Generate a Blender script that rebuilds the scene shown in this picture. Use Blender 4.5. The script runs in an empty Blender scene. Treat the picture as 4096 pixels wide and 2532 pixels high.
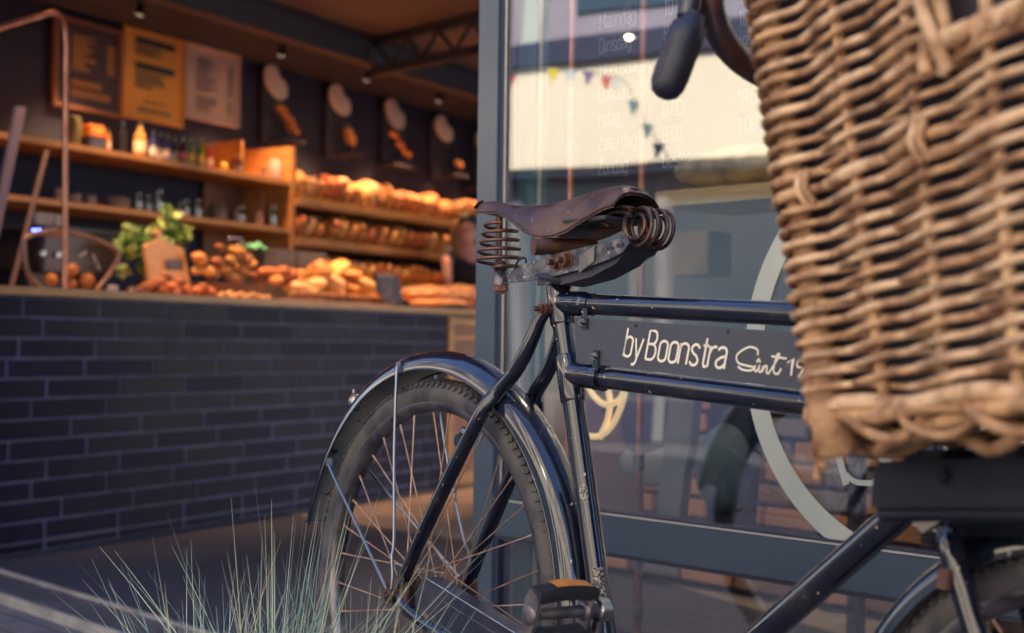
import bpy, bmesh, math, random
from math import sin, cos, pi, radians, sqrt, atan2
from mathutils import Vector as V, Matrix
random.seed(7)
SC = bpy.context.scene; COL = SC.collection

# ---------------------------------------------------------------- camera
CAM_H = 0.777; ROLL = radians(0.7); PITCH = radians(1.05); FPX = 5689.0
_f = V((0, cos(PITCH), sin(PITCH))); _r = V((1, 0, 0)); _u = _r.cross(_f)
CR = cos(ROLL)*_r + sin(ROLL)*_u; CU = -sin(ROLL)*_r + cos(ROLL)*_u; CF = _f
camd = bpy.data.cameras.new('camera'); cam = bpy.data.objects.new('camera', camd); COL.objects.link(cam)
cam.matrix_world = Matrix(((CR.x, CU.x, -CF.x, 0), (CR.y, CU.y, -CF.y, 0), (CR.z, CU.z, -CF.z, CAM_H), (0, 0, 0, 1)))
camd.lens = 50; camd.sensor_width = 36; camd.clip_end = 300; camd.clip_start = 0.05
camd.dof.use_dof = True; camd.dof.focus_distance = 2.22; camd.dof.aperture_fstop = 3.6
SC.camera = cam

# ---------------------------------------------------------------- world, sun, exposure
SUN = V((0.80, 0.22, 0.60)).normalized()
w = bpy.data.worlds.new('World'); SC.world = w; w.use_nodes = True
nt = w.node_tree; bg = nt.nodes['Background']; sky = nt.nodes.new('ShaderNodeTexSky')
sky.sky_type = 'NISHITA'; sky.sun_disc = False
sky.sun_elevation = math.asin(SUN.z); sky.sun_rotation = atan2(SUN.x, SUN.y)
sky.dust_density = 0.6; sky.air_density = 1.6; sky.ozone_density = 3.0
tint = nt.nodes.new('ShaderNodeMix'); tint.data_type = 'RGBA'; tint.blend_type = 'MULTIPLY'; tint.inputs[0].default_value = 1; tint.inputs[7].default_value = (.88, .90, 1.20, 1)
nt.links.new(sky.outputs[0], tint.inputs[6]); nt.links.new(tint.outputs[2], bg.inputs[0]); bg.inputs[1].default_value = 0.14
sd = bpy.data.lights.new('sun', 'SUN'); sd.energy = 5.0; sd.angle = radians(0.6); sd.color = (1, 0.90, 0.74)
so = bpy.data.objects.new('sun', sd); COL.objects.link(so); so.rotation_euler = SUN.to_track_quat('Z', 'Y').to_euler(); so.location = (8, 2, 9)
SC.view_settings.view_transform = 'Standard'; SC.view_settings.look = 'None'
SC.view_settings.exposure = 1.36; SC.view_settings.gamma = 1.0
SC.render.engine = 'CYCLES'; SC.cycles.use_denoising = True
SC.cycles.max_bounces = 8; SC.cycles.transparent_max_bounces = 16; SC.cycles.caustics_reflective = False; SC.cycles.caustics_refractive = False
SC.cycles.sample_clamp_indirect = 6

# ---------------------------------------------------------------- photo geometry helpers
def ray(x, y): return CF + CR*((x-2048)/FPX) - CU*((y-1266)/FPX)
def hit(x, y, P, N):
    o = V((0, 0, CAM_H)); dd = ray(x, y); return o + dd*((P-o).dot(N)/dd.dot(N))
UZ = V((0, 0, 1))
# counter plane: A0 + t*CD, facing CN ; window plane: W0 + s*WD, facing -WN
A0 = V((-1.79262, 5.0238, 0)); CD = V((.48558, .87419, 0)).normalized(); CN = V((CD.y, -CD.x, 0))
def cpt(t, off, z): return A0 + CD*t - CN*off + UZ*z
def chit(x, y, off): return hit(x, y, A0-CN*off, CN)
def ct(x, y, off):
    p = chit(x, y, off); return (p-A0).dot(CD), p.z
WA = radians(43); W0 = V(((1945-2048)/FPX*3.2, 3.2, 0)); WD = V((sin(WA), -cos(WA), 0)); WN = V((cos(WA), sin(WA), 0))
def wpt(s, off, z): return W0 + WD*s + WN*off + UZ*z
def wt(x, y, off=0):
    p = hit(x, y, W0+WN*off, WN); return (p-W0).dot(WD), p.z
# bicycle frame: f forward, u up from the rear hub, r to the rider's right
BC = V((-0.12895902, 2.39505275, 0.35694982)); YAW = 0.64804748; LEAN = 0.04796523; HUB = 0.357
BF = V((sin(YAW), -cos(YAW), 0)); _R = V((-cos(YAW), -sin(YAW), 0))
BR = _R*cos(LEAN) + UZ*sin(LEAN); BU = UZ*cos(LEAN) - _R*sin(LEAN)
def B(f, u, r=0.): return V((f, -r, u+HUB))
def bl(x, y, r=0.):
    p = hit(x, y, BC+BR*r, BR) - BC; return B(p.dot(BF), p.dot(BU), r)

# ---------------------------------------------------------------- mesh builder
class MB:
    def __init__(s): s.v = []; s.f = []; s.m = []
    def add(s, vs, fs, mi=0):
        b = len(s.v); s.v += [V(p) for p in vs]
        s.f += [[i+b for i in f] for f in fs]; s.m += [mi]*len(fs); return s
    def box(s, c, sz, ax=None, mi=0, bev=0.0):
        c = V(c); X, Y, Z = ax if ax else (V((1, 0, 0)), V((0, 1, 0)), V((0, 0, 1)))
        hx, hy, hz = sz[0]/2, sz[1]/2, sz[2]/2
        if bev <= 0:
            vs = [c+X*(hx*i)+Y*(hy*j)+Z*(hz*k) for k in (-1, 1) for j in (-1, 1) for i in (-1, 1)]
            return s.add(vs, [(0, 2, 3, 1), (4, 5, 7, 6), (0, 1, 5, 4), (2, 6, 7, 3), (0, 4, 6, 2), (1, 3, 7, 5)], mi)
        bm = bmesh.new(); bmesh.ops.create_cube(bm, size=1)
        for q in bm.verts: q.co = V((q.co.x*sz[0], q.co.y*sz[1], q.co.z*sz[2]))
        bmesh.ops.bevel(bm, geom=bm.edges[:], offset=min(bev, min(sz)*.45), segments=2, affect='EDGES')
        bm.verts.index_update()
        vs = [c+X*q.co.x+Y*q.co.y+Z*q.co.z for q in bm.verts]; fs = [[q.index for q in f.verts] for f in bm.faces]
        bm.free(); return s.add(vs, fs, mi)
    def grid(s, rows, closeu=False, closev=False, mi=0):
        n, m = len(rows), len(rows[0]); vs = [p for r in rows for p in r]; fs = []
        for i in range(n if closeu else n-1):
            for j in range(m if closev else m-1):
                a, b2 = i*m+j, i*m+(j+1) % m; c, d2 = ((i+1) % n)*m+(j+1) % m, ((i+1) % n)*m+j
                fs.append((a, b2, c, d2))
        return s.add(vs, fs, mi)
    def tube(s, pts, r, n=10, closed=False, caps=True, mi=0, flat=1.0, ref=None):
        pts = [V(p) for p in pts]; N = len(pts)
        rs = r if isinstance(r, (list, tuple)) else [r]*N
        rows = []; nrm = None
        for i in range(N):
            if closed: t = pts[(i+1) % N]-pts[i-1]
            else: t = pts[min(i+1, N-1)]-pts[max(i-1, 0)]
            if t.length < 1e-9: t = V((0, 0, 1))
            t.normalize()
            if nrm is None:
                a = ref if ref is not None else (V((0, 0, 1)) if abs(t.z) < .9 else V((1, 0, 0)))
                nrm = (a-t*a.dot(t)).normalized()
            else:
                nrm = nrm-t*nrm.dot(t); nrm.normalize()
            bn = t.cross(nrm)
            rows.append([pts[i]+(nrm*cos(2*pi*k/n)+bn*(sin(2*pi*k/n)*flat))*rs[i] for k in range(n)])
        b = len(s.v); s.grid(rows, closeu=closed, closev=True, mi=mi)
        if caps and not closed:
            s.f.append([b+k for k in range(n)][::-1]); s.m.append(mi)
            s.f.append([b+(N-1)*n+k for k in range(n)]); s.m.append(mi)
        return s
    def ell(s, c, rad, ax=None, nu=10, nv=14, mi=0, noise=0.0, seed=0):
        c = V(c); X, Y, Z = ax if ax else (V((1, 0, 0)), V((0, 1, 0)), V((0, 0, 1)))
        rg = random.Random(seed); ph = [rg.uniform(0, 6.28) for _ in range(4)]
        rows = []
        for i in range(nu+1):
            th = pi*i/nu; row = []
            for j in range(nv):
                p2 = 2*pi*j/nv
                k = 1+noise*(sin(3*p2+ph[0]+2*th)+.6*sin(5*th+ph[1]+p2)+.5*sin(4*p2+ph[2]-3*th))
                row.append(c+(X*(rad[0]*sin(th)*cos(p2))+Y*(rad[1]*sin(th)*sin(p2))+Z*(rad[2]*cos(th)))*k)
            rows.append(row)
        return s.grid(rows, closev=True, mi=mi)
    def lathe(s, prof, c, ax=V((0, 0, 1)), n=20, mi=0):
        c = V(c); ax = V(ax).normalized(); a = V((1, 0, 0)) if abs(ax.x) < .8 else V((0, 1, 0))
        X = (a-ax*a.dot(ax)).normalized(); Y = ax.cross(X)
        rows = [[c+ax*h+(X*cos(2*pi*k/n)+Y*sin(2*pi*k/n))*max(r, 1e-4) for k in range(n)] for r, h in prof]
        return s.grid(rows, closev=True, mi=mi)
    def prism(s, poly, ext, mi=0):
        poly = [V(p) for p in poly]; n = len(poly); ext = V(ext)
        vs = poly+[p+ext for p in poly]
        fs = [list(range(n))[::-1], list(range(n, 2*n))]+[(i, (i+1) % n, n+(i+1) % n, n+i) for i in range(n)]
        return s.add(vs, fs, mi)
    def build(s, name, mat, parent=None, origin=None, smooth=None):
        o0 = V((0, 0, 0)) if origin is None else V(origin)
        me = bpy.data.meshes.new(name); me.from_pydata([tuple(p-o0) for p in s.v], [], s.f)
        for m_ in (mat if isinstance(mat, (list, tuple)) else [mat]): me.materials.append(m_)
        me.polygons.foreach_set('material_index', s.m)
        bm = bmesh.new(); bm.from_mesh(me); bmesh.ops.recalc_face_normals(bm, faces=bm.faces); bm.to_mesh(me); bm.free()
        if smooth: me.shade_smooth(); me.set_sharp_from_angle(angle=radians(smooth))
        o = bpy.data.objects.new(name, me); COL.objects.link(o)
        if parent is not None: o.parent = parent
        elif origin is not None: o.location = o0
        return o

def tag(o, label=None, cat=None, group=None, kind=None):
    if label: o['label'] = label
    if cat: o['category'] = cat
    if group: o['group'] = group
    if kind: o['kind'] = kind
    return o
class Thing:
    """an Empty at the base of the thing; parts are given in world coordinates"""
    def __init__(s, name, loc, label, cat, group=None):
        s.loc = V(loc); s.o = bpy.data.objects.new(name, None); s.o.empty_display_size = .05
        COL.objects.link(s.o); s.o.location = s.loc; tag(s.o, label, cat, group)
    def part(s, name, mb, mat, smooth=None, parent=None, label=None):
        o = mb.build(name, mat, parent or s.o, s.loc, smooth)
        if label: o['label'] = label
        return o
def solo(name, mb, mat, loc, label, cat, group=None, smooth=None):
    o = mb.build(name, mat, None, loc, smooth); return tag(o, label, cat, group)
ORD = ['first', 'second', 'third', 'fourth', 'fifth', 'sixth', 'seventh', 'eighth', 'ninth', 'tenth', 'eleventh', 'twelfth', 'thirteenth', 'fourteenth', 'fifteenth', 'sixteenth', 'seventeenth', 'eighteenth', 'nineteenth', 'twentieth', 'twenty-first', 'twenty-second', 'twenty-third', 'twenty-fourth', 'twenty-fifth', 'twenty-sixth', 'twenty-seventh', 'twenty-eighth']
def smoothpath(pts, k=6, closed=False):
    P = [V(p) for p in pts]; out = []; n = len(P)
    for i in range(n if closed else n-1):
        if closed: a, b, c, d = P[i-1], P[i], P[(i+1) % n], P[(i+2) % n]
        else: a, b, c, d = P[max(i-1, 0)], P[i], P[i+1], P[min(i+2, n-1)]
        for j in range(k):
            t = j/k; out.append(.5*((2*b)+(c-a)*t+(2*a-5*b+4*c-d)*t*t+(3*b-a-3*c+d)*t**3))
    if not closed: out.append(P[-1])
    return out

# ---------------------------------------------------------------- materials
def mat(name, col, rough=.5, metal=0, col2=None, scale=8., lo=.4, hi=.6, bump=0., bscale=40., coat=0., emit=None, estr=0., specks=None, spscale=60., spth=.68, stretch=None, spec=None, detail=6, rough2=None):
    m = bpy.data.materials.new(name); m.use_nodes = True; t = m.node_tree; b = t.nodes['Principled BSDF']
    b.inputs['Base Color'].default_value = (*col, 1); b.inputs['Roughness'].default_value = rough; b.inputs['Metallic'].default_value = metal
    b.inputs['Coat Weight'].default_value = coat; b.inputs['Coat Roughness'].default_value = .06; b.inputs['Coat IOR'].default_value = 1.62
    if spec is not None: b.inputs['Specular IOR Level'].default_value = spec
    if emit: b.inputs['Emission Color'].default_value = (*emit, 1); b.inputs['Emission Strength'].default_value = estr
    tc = t.nodes.new('ShaderNodeTexCoord'); vec = tc.outputs['Object']
    if stretch:
        mp = t.nodes.new('ShaderNodeMapping'); mp.inputs['Scale'].default_value = stretch; t.links.new(vec, mp.inputs[0]); vec = mp.outputs[0]
    def ramp(sc, a, c, det=6):
        n = t.nodes.new('ShaderNodeTexNoise'); n.inputs['Scale'].default_value = sc; n.inputs['Detail'].default_value = det; t.links.new(vec, n.inputs['Vector'])
        r = t.nodes.new('ShaderNodeMapRange'); r.inputs[1].default_value = a; r.inputs[2].default_value = c; t.links.new(n.outputs[0], r.inputs[0]); return n, r.outputs[0]
    cur = None
    if col2:
        n, fac = ramp(scale, lo, hi, detail); mx = t.nodes.new('ShaderNodeMix'); mx.data_type = 'RGBA'
        mx.inputs[6].default_value = (*col, 1); mx.inputs[7].default_value = (*col2, 1); t.links.new(fac, mx.inputs[0]); cur = mx.outputs[2]
        if rough2 is not None:
            mr = t.nodes.new('ShaderNodeMix'); mr.inputs[2].default_value = rough; mr.inputs[3].default_value = rough2; t.links.new(fac, mr.inputs[0]); t.links.new(mr.outputs[0], b.inputs['Roughness'])
    if specks:
        n2, fac2 = ramp(spscale, spth, spth+.02, 3); mx2 = t.nodes.new('ShaderNodeMix'); mx2.data_type = 'RGBA'
        if cur: t.links.new(cur, mx2.inputs[6])
        else: mx2.inputs[6].default_value = (*col, 1)
        mx2.inputs[7].default_value = (*specks, 1); t.links.new(fac2, mx2.inputs[0]); cur = mx2.outputs[2]
    if cur: t.links.new(cur, b.inputs['Base Color'])
    if bump:
        n3 = t.nodes.new('ShaderNodeTexNoise'); n3.inputs['Scale'].default_value = bscale; n3.inputs['Detail'].default_value = 5; t.links.new(vec, n3.inputs['Vector'])
        bp = t.nodes.new('ShaderNodeBump'); bp.inputs['Strength'].default_value = bump; bp.inputs['Distance'].default_value = .002
        t.links.new(n3.outputs[0], bp.inputs['Height']); t.links.new(bp.outputs[0], b.inputs['Normal'])
    return m
def glassmat(name, refl, tint, rough=0.0, fres=True):
    m = bpy.data.materials.new(name); m.use_nodes = True; t = m.node_tree; t.nodes.remove(t.nodes['Principled BSDF'])
    out = t.nodes['Material Output']; tr = t.nodes.new('ShaderNodeBsdfTransparent'); gl = t.nodes.new('ShaderNodeBsdfGlossy')
    tr.inputs[0].default_value = (*tint, 1); gl.inputs['Roughness'].default_value = rough; gl.inputs[0].default_value = (1, 1, 1, 1)
    mx = t.nodes.new('ShaderNodeMixShader'); mx.inputs[0].default_value = refl
    t.links.new(tr.outputs[0], mx.inputs[1]); t.links.new(gl.outputs[0], mx.inputs[2]); t.links.new(mx.outputs[0], out.inputs[0]); return m

M = {}
M['brick'] = mat('black glazed brick', (.012, .0135, .030), .42, col2=(.018, .019, .037), scale=9, bump=.25, bscale=25, spec=.12)
M['mortar'] = mat('grey mortar', (.14, .135, .215), .9, col2=(.09, .09, .155), scale=14)
M['counterwood'] = mat('oiled wood counter', (.62, .34, .13), .45, col2=(.48, .25, .09), scale=5, stretch=(1, 1, 14), bump=.15)
M['shelfwood'] = mat('honey pine shelf', (.60, .31, .11), .5, col2=(.48, .23, .08), scale=6, stretch=(1, 1, 12))
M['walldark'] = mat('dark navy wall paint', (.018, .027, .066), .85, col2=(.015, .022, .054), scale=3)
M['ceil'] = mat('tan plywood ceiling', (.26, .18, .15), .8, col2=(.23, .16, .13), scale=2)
M['steeldark'] = mat('dark painted steel', (.04, .042, .065), .55)
M['teal'] = mat('teal grey powder coated metal', (.070, .098, .132), .28, col2=(.058, .086, .118), scale=3, spec=.8)
M['tealdark'] = mat('navy rubber gasket', (.03, .035, .07), .5)
M['sill'] = mat('grey aluminium strip', (.17, .165, .185), .42, metal=.3, col2=(.10, .10, .125), scale=5, stretch=(1, 1, 1))
M['floor'] = mat('worn concrete shop floor', (.20, .165, .15), .75, col2=(.14, .12, .12), scale=6, bump=.3, bscale=60)
M['gritty'] = mat('dark gritty entrance paving', (.026, .029, .055), .9, col2=(.045, .046, .075), scale=120, lo=.45, hi=.7, bump=.5, bscale=200)
M['glasspane'] = glassmat('window glass', .19, (.86, .89, .90))
_t = M['glasspane'].node_tree; _n = _t.nodes.new('ShaderNodeTexNoise'); _n.inputs['Scale'].default_value = 2.2; _n.inputs['Detail'].default_value = 1
_tc = _t.nodes.new('ShaderNodeTexCoord'); _b = _t.nodes.new('ShaderNodeBump'); _b.inputs['Strength'].default_value = .10; _b.inputs['Distance'].default_value = .01
_t.links.new(_tc.outputs['Object'], _n.inputs['Vector']); _t.links.new(_n.outputs[0], _b.inputs['Height'])
_g = [n for n in _t.nodes if n.type == 'BSDF_GLOSSY'][0]; _t.links.new(_b.outputs[0], _g.inputs['Normal'])
_n2 = _t.nodes.new('ShaderNodeTexNoise'); _n2.inputs['Scale'].default_value = 9; _n2.inputs['Detail'].default_value = 8; _r2 = _t.nodes.new('ShaderNodeMapRange'); _r2.inputs[1].default_value = .45; _r2.inputs[2].default_value = .75; _r2.inputs[3].default_value = .004; _r2.inputs[4].default_value = .05
_t.links.new(_tc.outputs['Object'], _n2.inputs['Vector']); _t.links.new(_n2.outputs[0], _r2.inputs[0]); _t.links.new(_r2.outputs[0], _g.inputs['Roughness'])
M['jar'] = glassmat('clear glass jar', .14, (.84, .82, .80), .05)
M['leather'] = mat('worn brown saddle leather', (.052, .027, .024), .36, col2=(.17, .095, .07), scale=13, lo=.44, hi=.70, bump=.6, bscale=70, specks=(.26, .16, .11), spscale=90, spth=.68, rough2=.6)
M['rust'] = mat('rusty brown steel', (.11, .062, .055), .5, metal=.6, col2=(.20, .095, .06), scale=60, bump=.4, bscale=160)
M['spring'] = mat('rust brown spring wire', (.17, .10, .085), .42, metal=.7, col2=(.22, .10, .06), scale=70, bump=.2, bscale=200)
M['coil'] = mat('dark rusted coil wire', (.05, .038, .045), .32, metal=.6, col2=(.14, .07, .05), scale=60, bump=.2, bscale=160)
M['black'] = mat('chipped gloss black paint', (.006, .008, .020), .12, col2=(.022, .018, .024), scale=18, lo=.5, hi=.7, bump=.16, bscale=60, coat=1., spec=.3, specks=(.55, .43, .35), spscale=85, spth=.695, rough2=.30)
M['blackrough'] = mat('flaking black paint on bracket', (.05, .055, .075), .30, metal=.35, col2=(.17, .16, .18), scale=38, lo=.45, hi=.6, bump=.9, bscale=130, specks=(.38, .34, .30), spscale=120, spth=.66)
M['fender'] = mat('black mudguard paint worn to metal', (.008, .012, .028), .12, spec=.3, col2=(.022, .024, .045), scale=8, lo=.48, hi=.66, bump=.10, bscale=50, coat=1., specks=(.45, .36, .3), spscale=60, spth=.74, rough2=.32)
M['zinc'] = mat('dusty grey mudguard underside', (.42, .40, .36), .45, metal=.2, col2=(.28, .27, .26), scale=9, bump=.2, specks=(.05, .05, .08), spscale=25, spth=.68)
M['rubber'] = mat('dusty grey tyre rubber', (.040, .040, .050), .70, col2=(.10, .09, .09), scale=18, bump=.2, bscale=150)
M['rim'] = mat('scuffed dark rim', (.10, .10, .12), .3, metal=.8, col2=(.22, .2, .21), scale=22, bump=.1)
M['spoke'] = mat('rusty brass spoke', (.50, .33, .25), .45, metal=.45, col2=(.30, .18, .13), scale=26)
M['chrome'] = mat('dull chromed steel', (.42, .42, .43), .24, metal=.95, col2=(.30, .2, .15), scale=30, lo=.5, hi=.7)
M['wire'] = mat('bright steel wire stay', (.25, .28, .33), .28, metal=.9)
M['pedalrub'] = mat('black ribbed pedal rubber', (.018, .018, .024), .6, bump=.3)
M['orange'] = mat('orange pedal reflector', (.85, .30, .05), .35, col2=(.7, .22, .03), scale=50)
M['greymetal'] = mat('grey worn pedal steel', (.12, .11, .14), .45, metal=.7, col2=(.24, .21, .2), scale=24, bump=.3)
M['plate'] = mat('matt slate sign plate', (.062, .068, .095), .5, col2=(.05, .055, .08), scale=5, specks=(.3, .29, .28), spscale=70, spth=.75)
M['cream'] = mat('cream paint lettering', (.90, .84, .72), .5)
M['case'] = mat('black chain case paint', (.02, .024, .045), .28, col2=(.05, .05, .07), scale=9, coat=.4, bump=.1)
M['grip'] = mat('black rubber grip', (.013, .015, .032), .46, col2=(.03, .03, .045), scale=30, bump=.25, bscale=120)
def wicker(name, a, b): return mat(name, a, .55, col2=b, scale=34, lo=.40, hi=.64, bump=1.0, bscale=110, detail=5, spec=.35)
M['wick'] = [wicker('willow rod pale', (.82, .56, .34), (.36, .19, .10)), wicker('willow rod tan', (.64, .38, .20), (.22, .11, .06)), wicker('willow rod pink brown', (.74, .50, .31), (.28, .16, .09))]
M['wickdark'] = wicker('willow rod golden', (.50, .29, .15), (.24, .12, .06))
M['inner'] = mat('basket gap shade and dark knot', (.05, .045, .06), .9)  # dark colour stands for shade between the rods; also used on the post knot
M['cobble'] = None

# ---------------------------------------------------------------- stroke lettering
def arc(cx, cy, rx, ry, a0, a1, n=10): return [(cx+rx*cos(radians(a0+(a1-a0)*i/n)), cy+ry*sin(radians(a0+(a1-a0)*i/n))) for i in range(n+1)]
XH = .70
def _o(x0=0, w_=.30, h=XH, b0=0): r = w_/2; return arc(x0+r, b0+h-r, r, r, 180, 0)+arc(x0+r, b0+r, r, r, 0, -180)+[(x0, b0+h-r)]
GL = {
 'b': (.32, [[(0, 1), (0, 0)], _o()]), 'd': (.32, [[(.30, 1), (.30, 0)], _o()]), 'o': (.32, [_o()]), 'a': (.32, [arc(.15, .55, .14, .15, 165, 0)+[(.29, 0)], [(.29, .42), (.13, .36)]+arc(.13, .17, .13, .15, 110, 300)+[(.29, .16)]]),
 'y': (.34, [[(0, XH), (.16, .02)], [(.33, XH), (.14, -.14), (.09, -.22), (-.02, -.24)]]), 'g': (.32, [[(.30, XH), (.30, -.1)]+arc(.15, -.1, .15, .14, 0, -160), _o()]),
 'B': (.36, [[(0, 0), (0, 1), (.18, 1)]+arc(.18, .77, .14, .23, 90, -90)+[(0, .54)], [(.18, .54)]+arc(.19, .27, .16, .27, 90, -90)+[(0, 0)]]),
 'n': (.32, [[(0, 0), (0, XH)], [(0, .5)]+arc(.15, XH-.15, .15, .15, 160, 0)+[(.30, 0)]]), 'u': (.32, [[(0, XH), (0, .15)]+arc(.15, .15, .15, .15, 180, 340), [(.30, XH), (.30, 0)]]),
 's': (.30, [arc(.14, .55, .14, .15, 10, 200)+[(.08, .40), (.2, .33)]+arc(.14, .15, .14, .15, 30, -170)]),
 't': (.24, [[(.10, .95), (.10, .12), (.14, .01), (.24, .01)], [(0, XH), (.22, XH)]]), 'r': (.22, [[(0, 0), (0, XH)], [(0, .45), (.05, .62), (.12, .69), (.21, .69)]]),
 'M': (.46, [[(0, 0), (0, 1), (.21, .3), (.42, 1), (.42, 0)]]), 'D': (.36, [[(0, 0), (0, 1), (.15, 1)]+arc(.15, .8, .18, .2, 90, 0)+arc(.15, .2, .18, .2, 0, -90)+[(0, 0)]]),
 'i': (.10, [[(.02, 0), (.02, XH)], [(.02, .9), (.02, .97)]]), 'e': (.32, [[(.02, .36), (.29, .36), (.29, .55)]+arc(.15, .55, .14, .15, 0, 180)+arc(.15, .15, .14, .15, 180, 330)]),
 'W': (.5, [[(0, 1), (.12, 0), (.24, .9), (.36, 0), (.48, 1)]]), 'Z': (.36, [[(0, 1), (.32, 1), (0, 0), (.33, 0)]]), 'G': (.36, [arc(.16, .8, .16, .2, 20, 180)+arc(.16, .2, .16, .2, 180, 360)+[(.32, .48), (.18, .48)]]),
 'l': (.12, [[(.03, 1), (.03, 0)]]), 'N': (.38, [[(0, 0), (0, 1), (.32, 0), (.32, 1)]]), 'U': (.36, [[(0, 1), (0, .17)]+arc(.16, .17, .16, .17, 180, 360)+[(.32, 1)]]),
 '1': (.22, [[(0, .8), (.12, 1), (.12, 0)]]), '0': (.34, [_o(0, .3, 1)]), '8': (.34, [_o(0, .3, .5, .5), _o(0, .3, .52, 0)]), '.': (.12, [[(.03, 0), (.03, .07)]]), ':': (.12, [[(.03, .1), (.03, .17)], [(.03, .5), (.03, .57)]]),
 'R': (.36, [[(0, 0), (0, 1), (.18, 1)]+arc(.18, .76, .14, .24, 90, -90)+[(0, .52)], [(.14, .52), (.32, 0)]]), 'E': (.32, [[(.28, 0), (0, 0), (0, 1), (.28, 1)], [(0, .52), (.25, .52)]]), 'K': (.36, [[(0, 0), (0, 1)], [(.3, 1), (.02, .45)], [(.1, .6), (.32, 0)]]), 'L': (.3, [[(0, 1), (0, 0), (.26, 0)]]),
 'h': (.32, [[(0, 0), (0, 1)], [(0, .5)]+arc(.15, XH-.15, .15, .15, 160, 0)+[(.30, 0)]]), 'k': (.32, [[(0, 0), (0, 1)], [(.28, XH), (.02, .3)], [(.1, .42), (.3, 0)]]), ' ': (.2, []), }
def stroke(mb, pts, wd, nrm, th=.0006, mi=0):
    """a flat ribbon of width wd along pts (3-D), lying in the plane with normal nrm, th thick"""
    pts = [p for i, p in enumerate(pts) if i == 0 or (p-pts[i-1]).length > 1e-6]
    if len(pts) < 2: return
    L, R_ = [], []
    for i in range(len(pts)):
        t = (pts[min(i+1, len(pts)-1)]-pts[max(i-1, 0)]).normalized(); sdv = t.cross(nrm).normalized()*(wd/2)
        if 0 < i < len(pts)-1:
            a = (pts[i]-pts[i-1]).normalized(); k = 1/max(.5, abs(a.dot(t))); sdv *= k
        L.append(pts[i]+sdv); R_.append(pts[i]-sdv)
    rows = [[l+nrm*th, r+nrm*th] for l, r in zip(L, R_)]; mb.grid(rows, mi=mi)
def text(mb, s, org, ex, ey, nrm, size, wd, gap=.10, xs=1.0):
    x = 0
    for ch in s:
        adv, pl = GL[ch]
        for p in pl: stroke(mb, [org+ex*((x+a*xs)*size)+ey*(b*size) for a, b in p], wd, nrm)
        x += (adv+gap)*xs
    return x*size

# ================================================================ BICYCLE
bike = bpy.data.objects.new('bicycle', None); COL.objects.link(bike); bike.empty_display_size = .1
_o0 = BC - BU*HUB
X_, Y_, Z_ = BF, -BR, BU
bike.matrix_world = Matrix(((X_.x, Y_.x, Z_.x, _o0.x), (X_.y, Y_.y, Z_.y, _o0.y), (X_.z, Y_.z, Z_.z, _o0.z), (0, 0, 0, 1)))
tag(bike, 'old black carrier bicycle with brown leather saddle, parked in front of the glass door', 'bicycle')
def bp(name, mb, m, smooth=40, parent=None, label=None):
    o = mb.build(name, m, parent or bike, None, smooth)
    if label: o['label'] = label
    return o
def hexnut(mb, c, ax, r, h, mi=0):
    ax = V(ax).normalized(); mb.lathe([(0.0, 0), (r, 0), (r, h), (0, h)], c, ax, n=6, mi=mi)
def bolt(mb, c, ax, r, L=.006):
    ax = V(ax).normalized(); c = V(c)
    mb.lathe([(r*1.7, 0), (r*1.7, .0012), (0, .0012)], c, ax, n=16); hexnut(mb, c+ax*.001, ax, r*1.35, r*1.2)
    mb.lathe([(r*.62, 0), (r*.62, r*1.2+L), (r*.5, r*1.2+L+.001), (0, r*1.2+L+.001)], c, ax, n=10)
OUT = V((0, -1, 0))   # to the rider's right, towards the camera
# --- seat tube, lugs
def stf(u): return .442-.288*(u-.006)
mb = MB(); mb.tube([B(stf(-.13), -.13), B(stf(.505), .505)], .0168, 20); bp('seat_tube', mb, M['black'])
sd_ = (B(stf(.3), .3)-B(stf(.2), .2)).normalized()
lug = MB()
def lugat(u0, u1): lug.tube([B(stf(u0), u0), B(stf(u0+.003), u0+.003), B(stf(u1-.003), u1-.003), B(stf(u1), u1)], [.0183, .0196, .0196, .0183], 22)
lugat(.448, .509); lugat(.333, .402)
TT = (V((.303, 0, .482+HUB)), B(.953, .4525)); LT = (B(.346, .3745), B(1.003, .3385))
tl = (TT[1]-TT[0]).normalized(); ll = (LT[1]-LT[0]).normalized()
lug.tube([TT[0], TT[0]+tl*.062, TT[0]+tl*.066], [.0188, .0186, .0165], 22); lug.tube([LT[0], LT[0]+ll*.062, LT[0]+ll*.066], [.0188, .0186, .0165], 22)
bp('lug', lug, M['black'])
mb = MB(); mb.tube([TT[0], TT[1]], .0158, 24); bp('top_tube', mb, M['black'])
mb = MB(); mb.tube([LT[0], LT[1]], .0158, 24); bp('lower_top_tube', mb, M['black'])
DT = (B(.515, -.14), B(1.0, .275)); mb = MB(); mb.tube(DT, .0185, 24); bp('down_tube', mb, M['black'])
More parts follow.
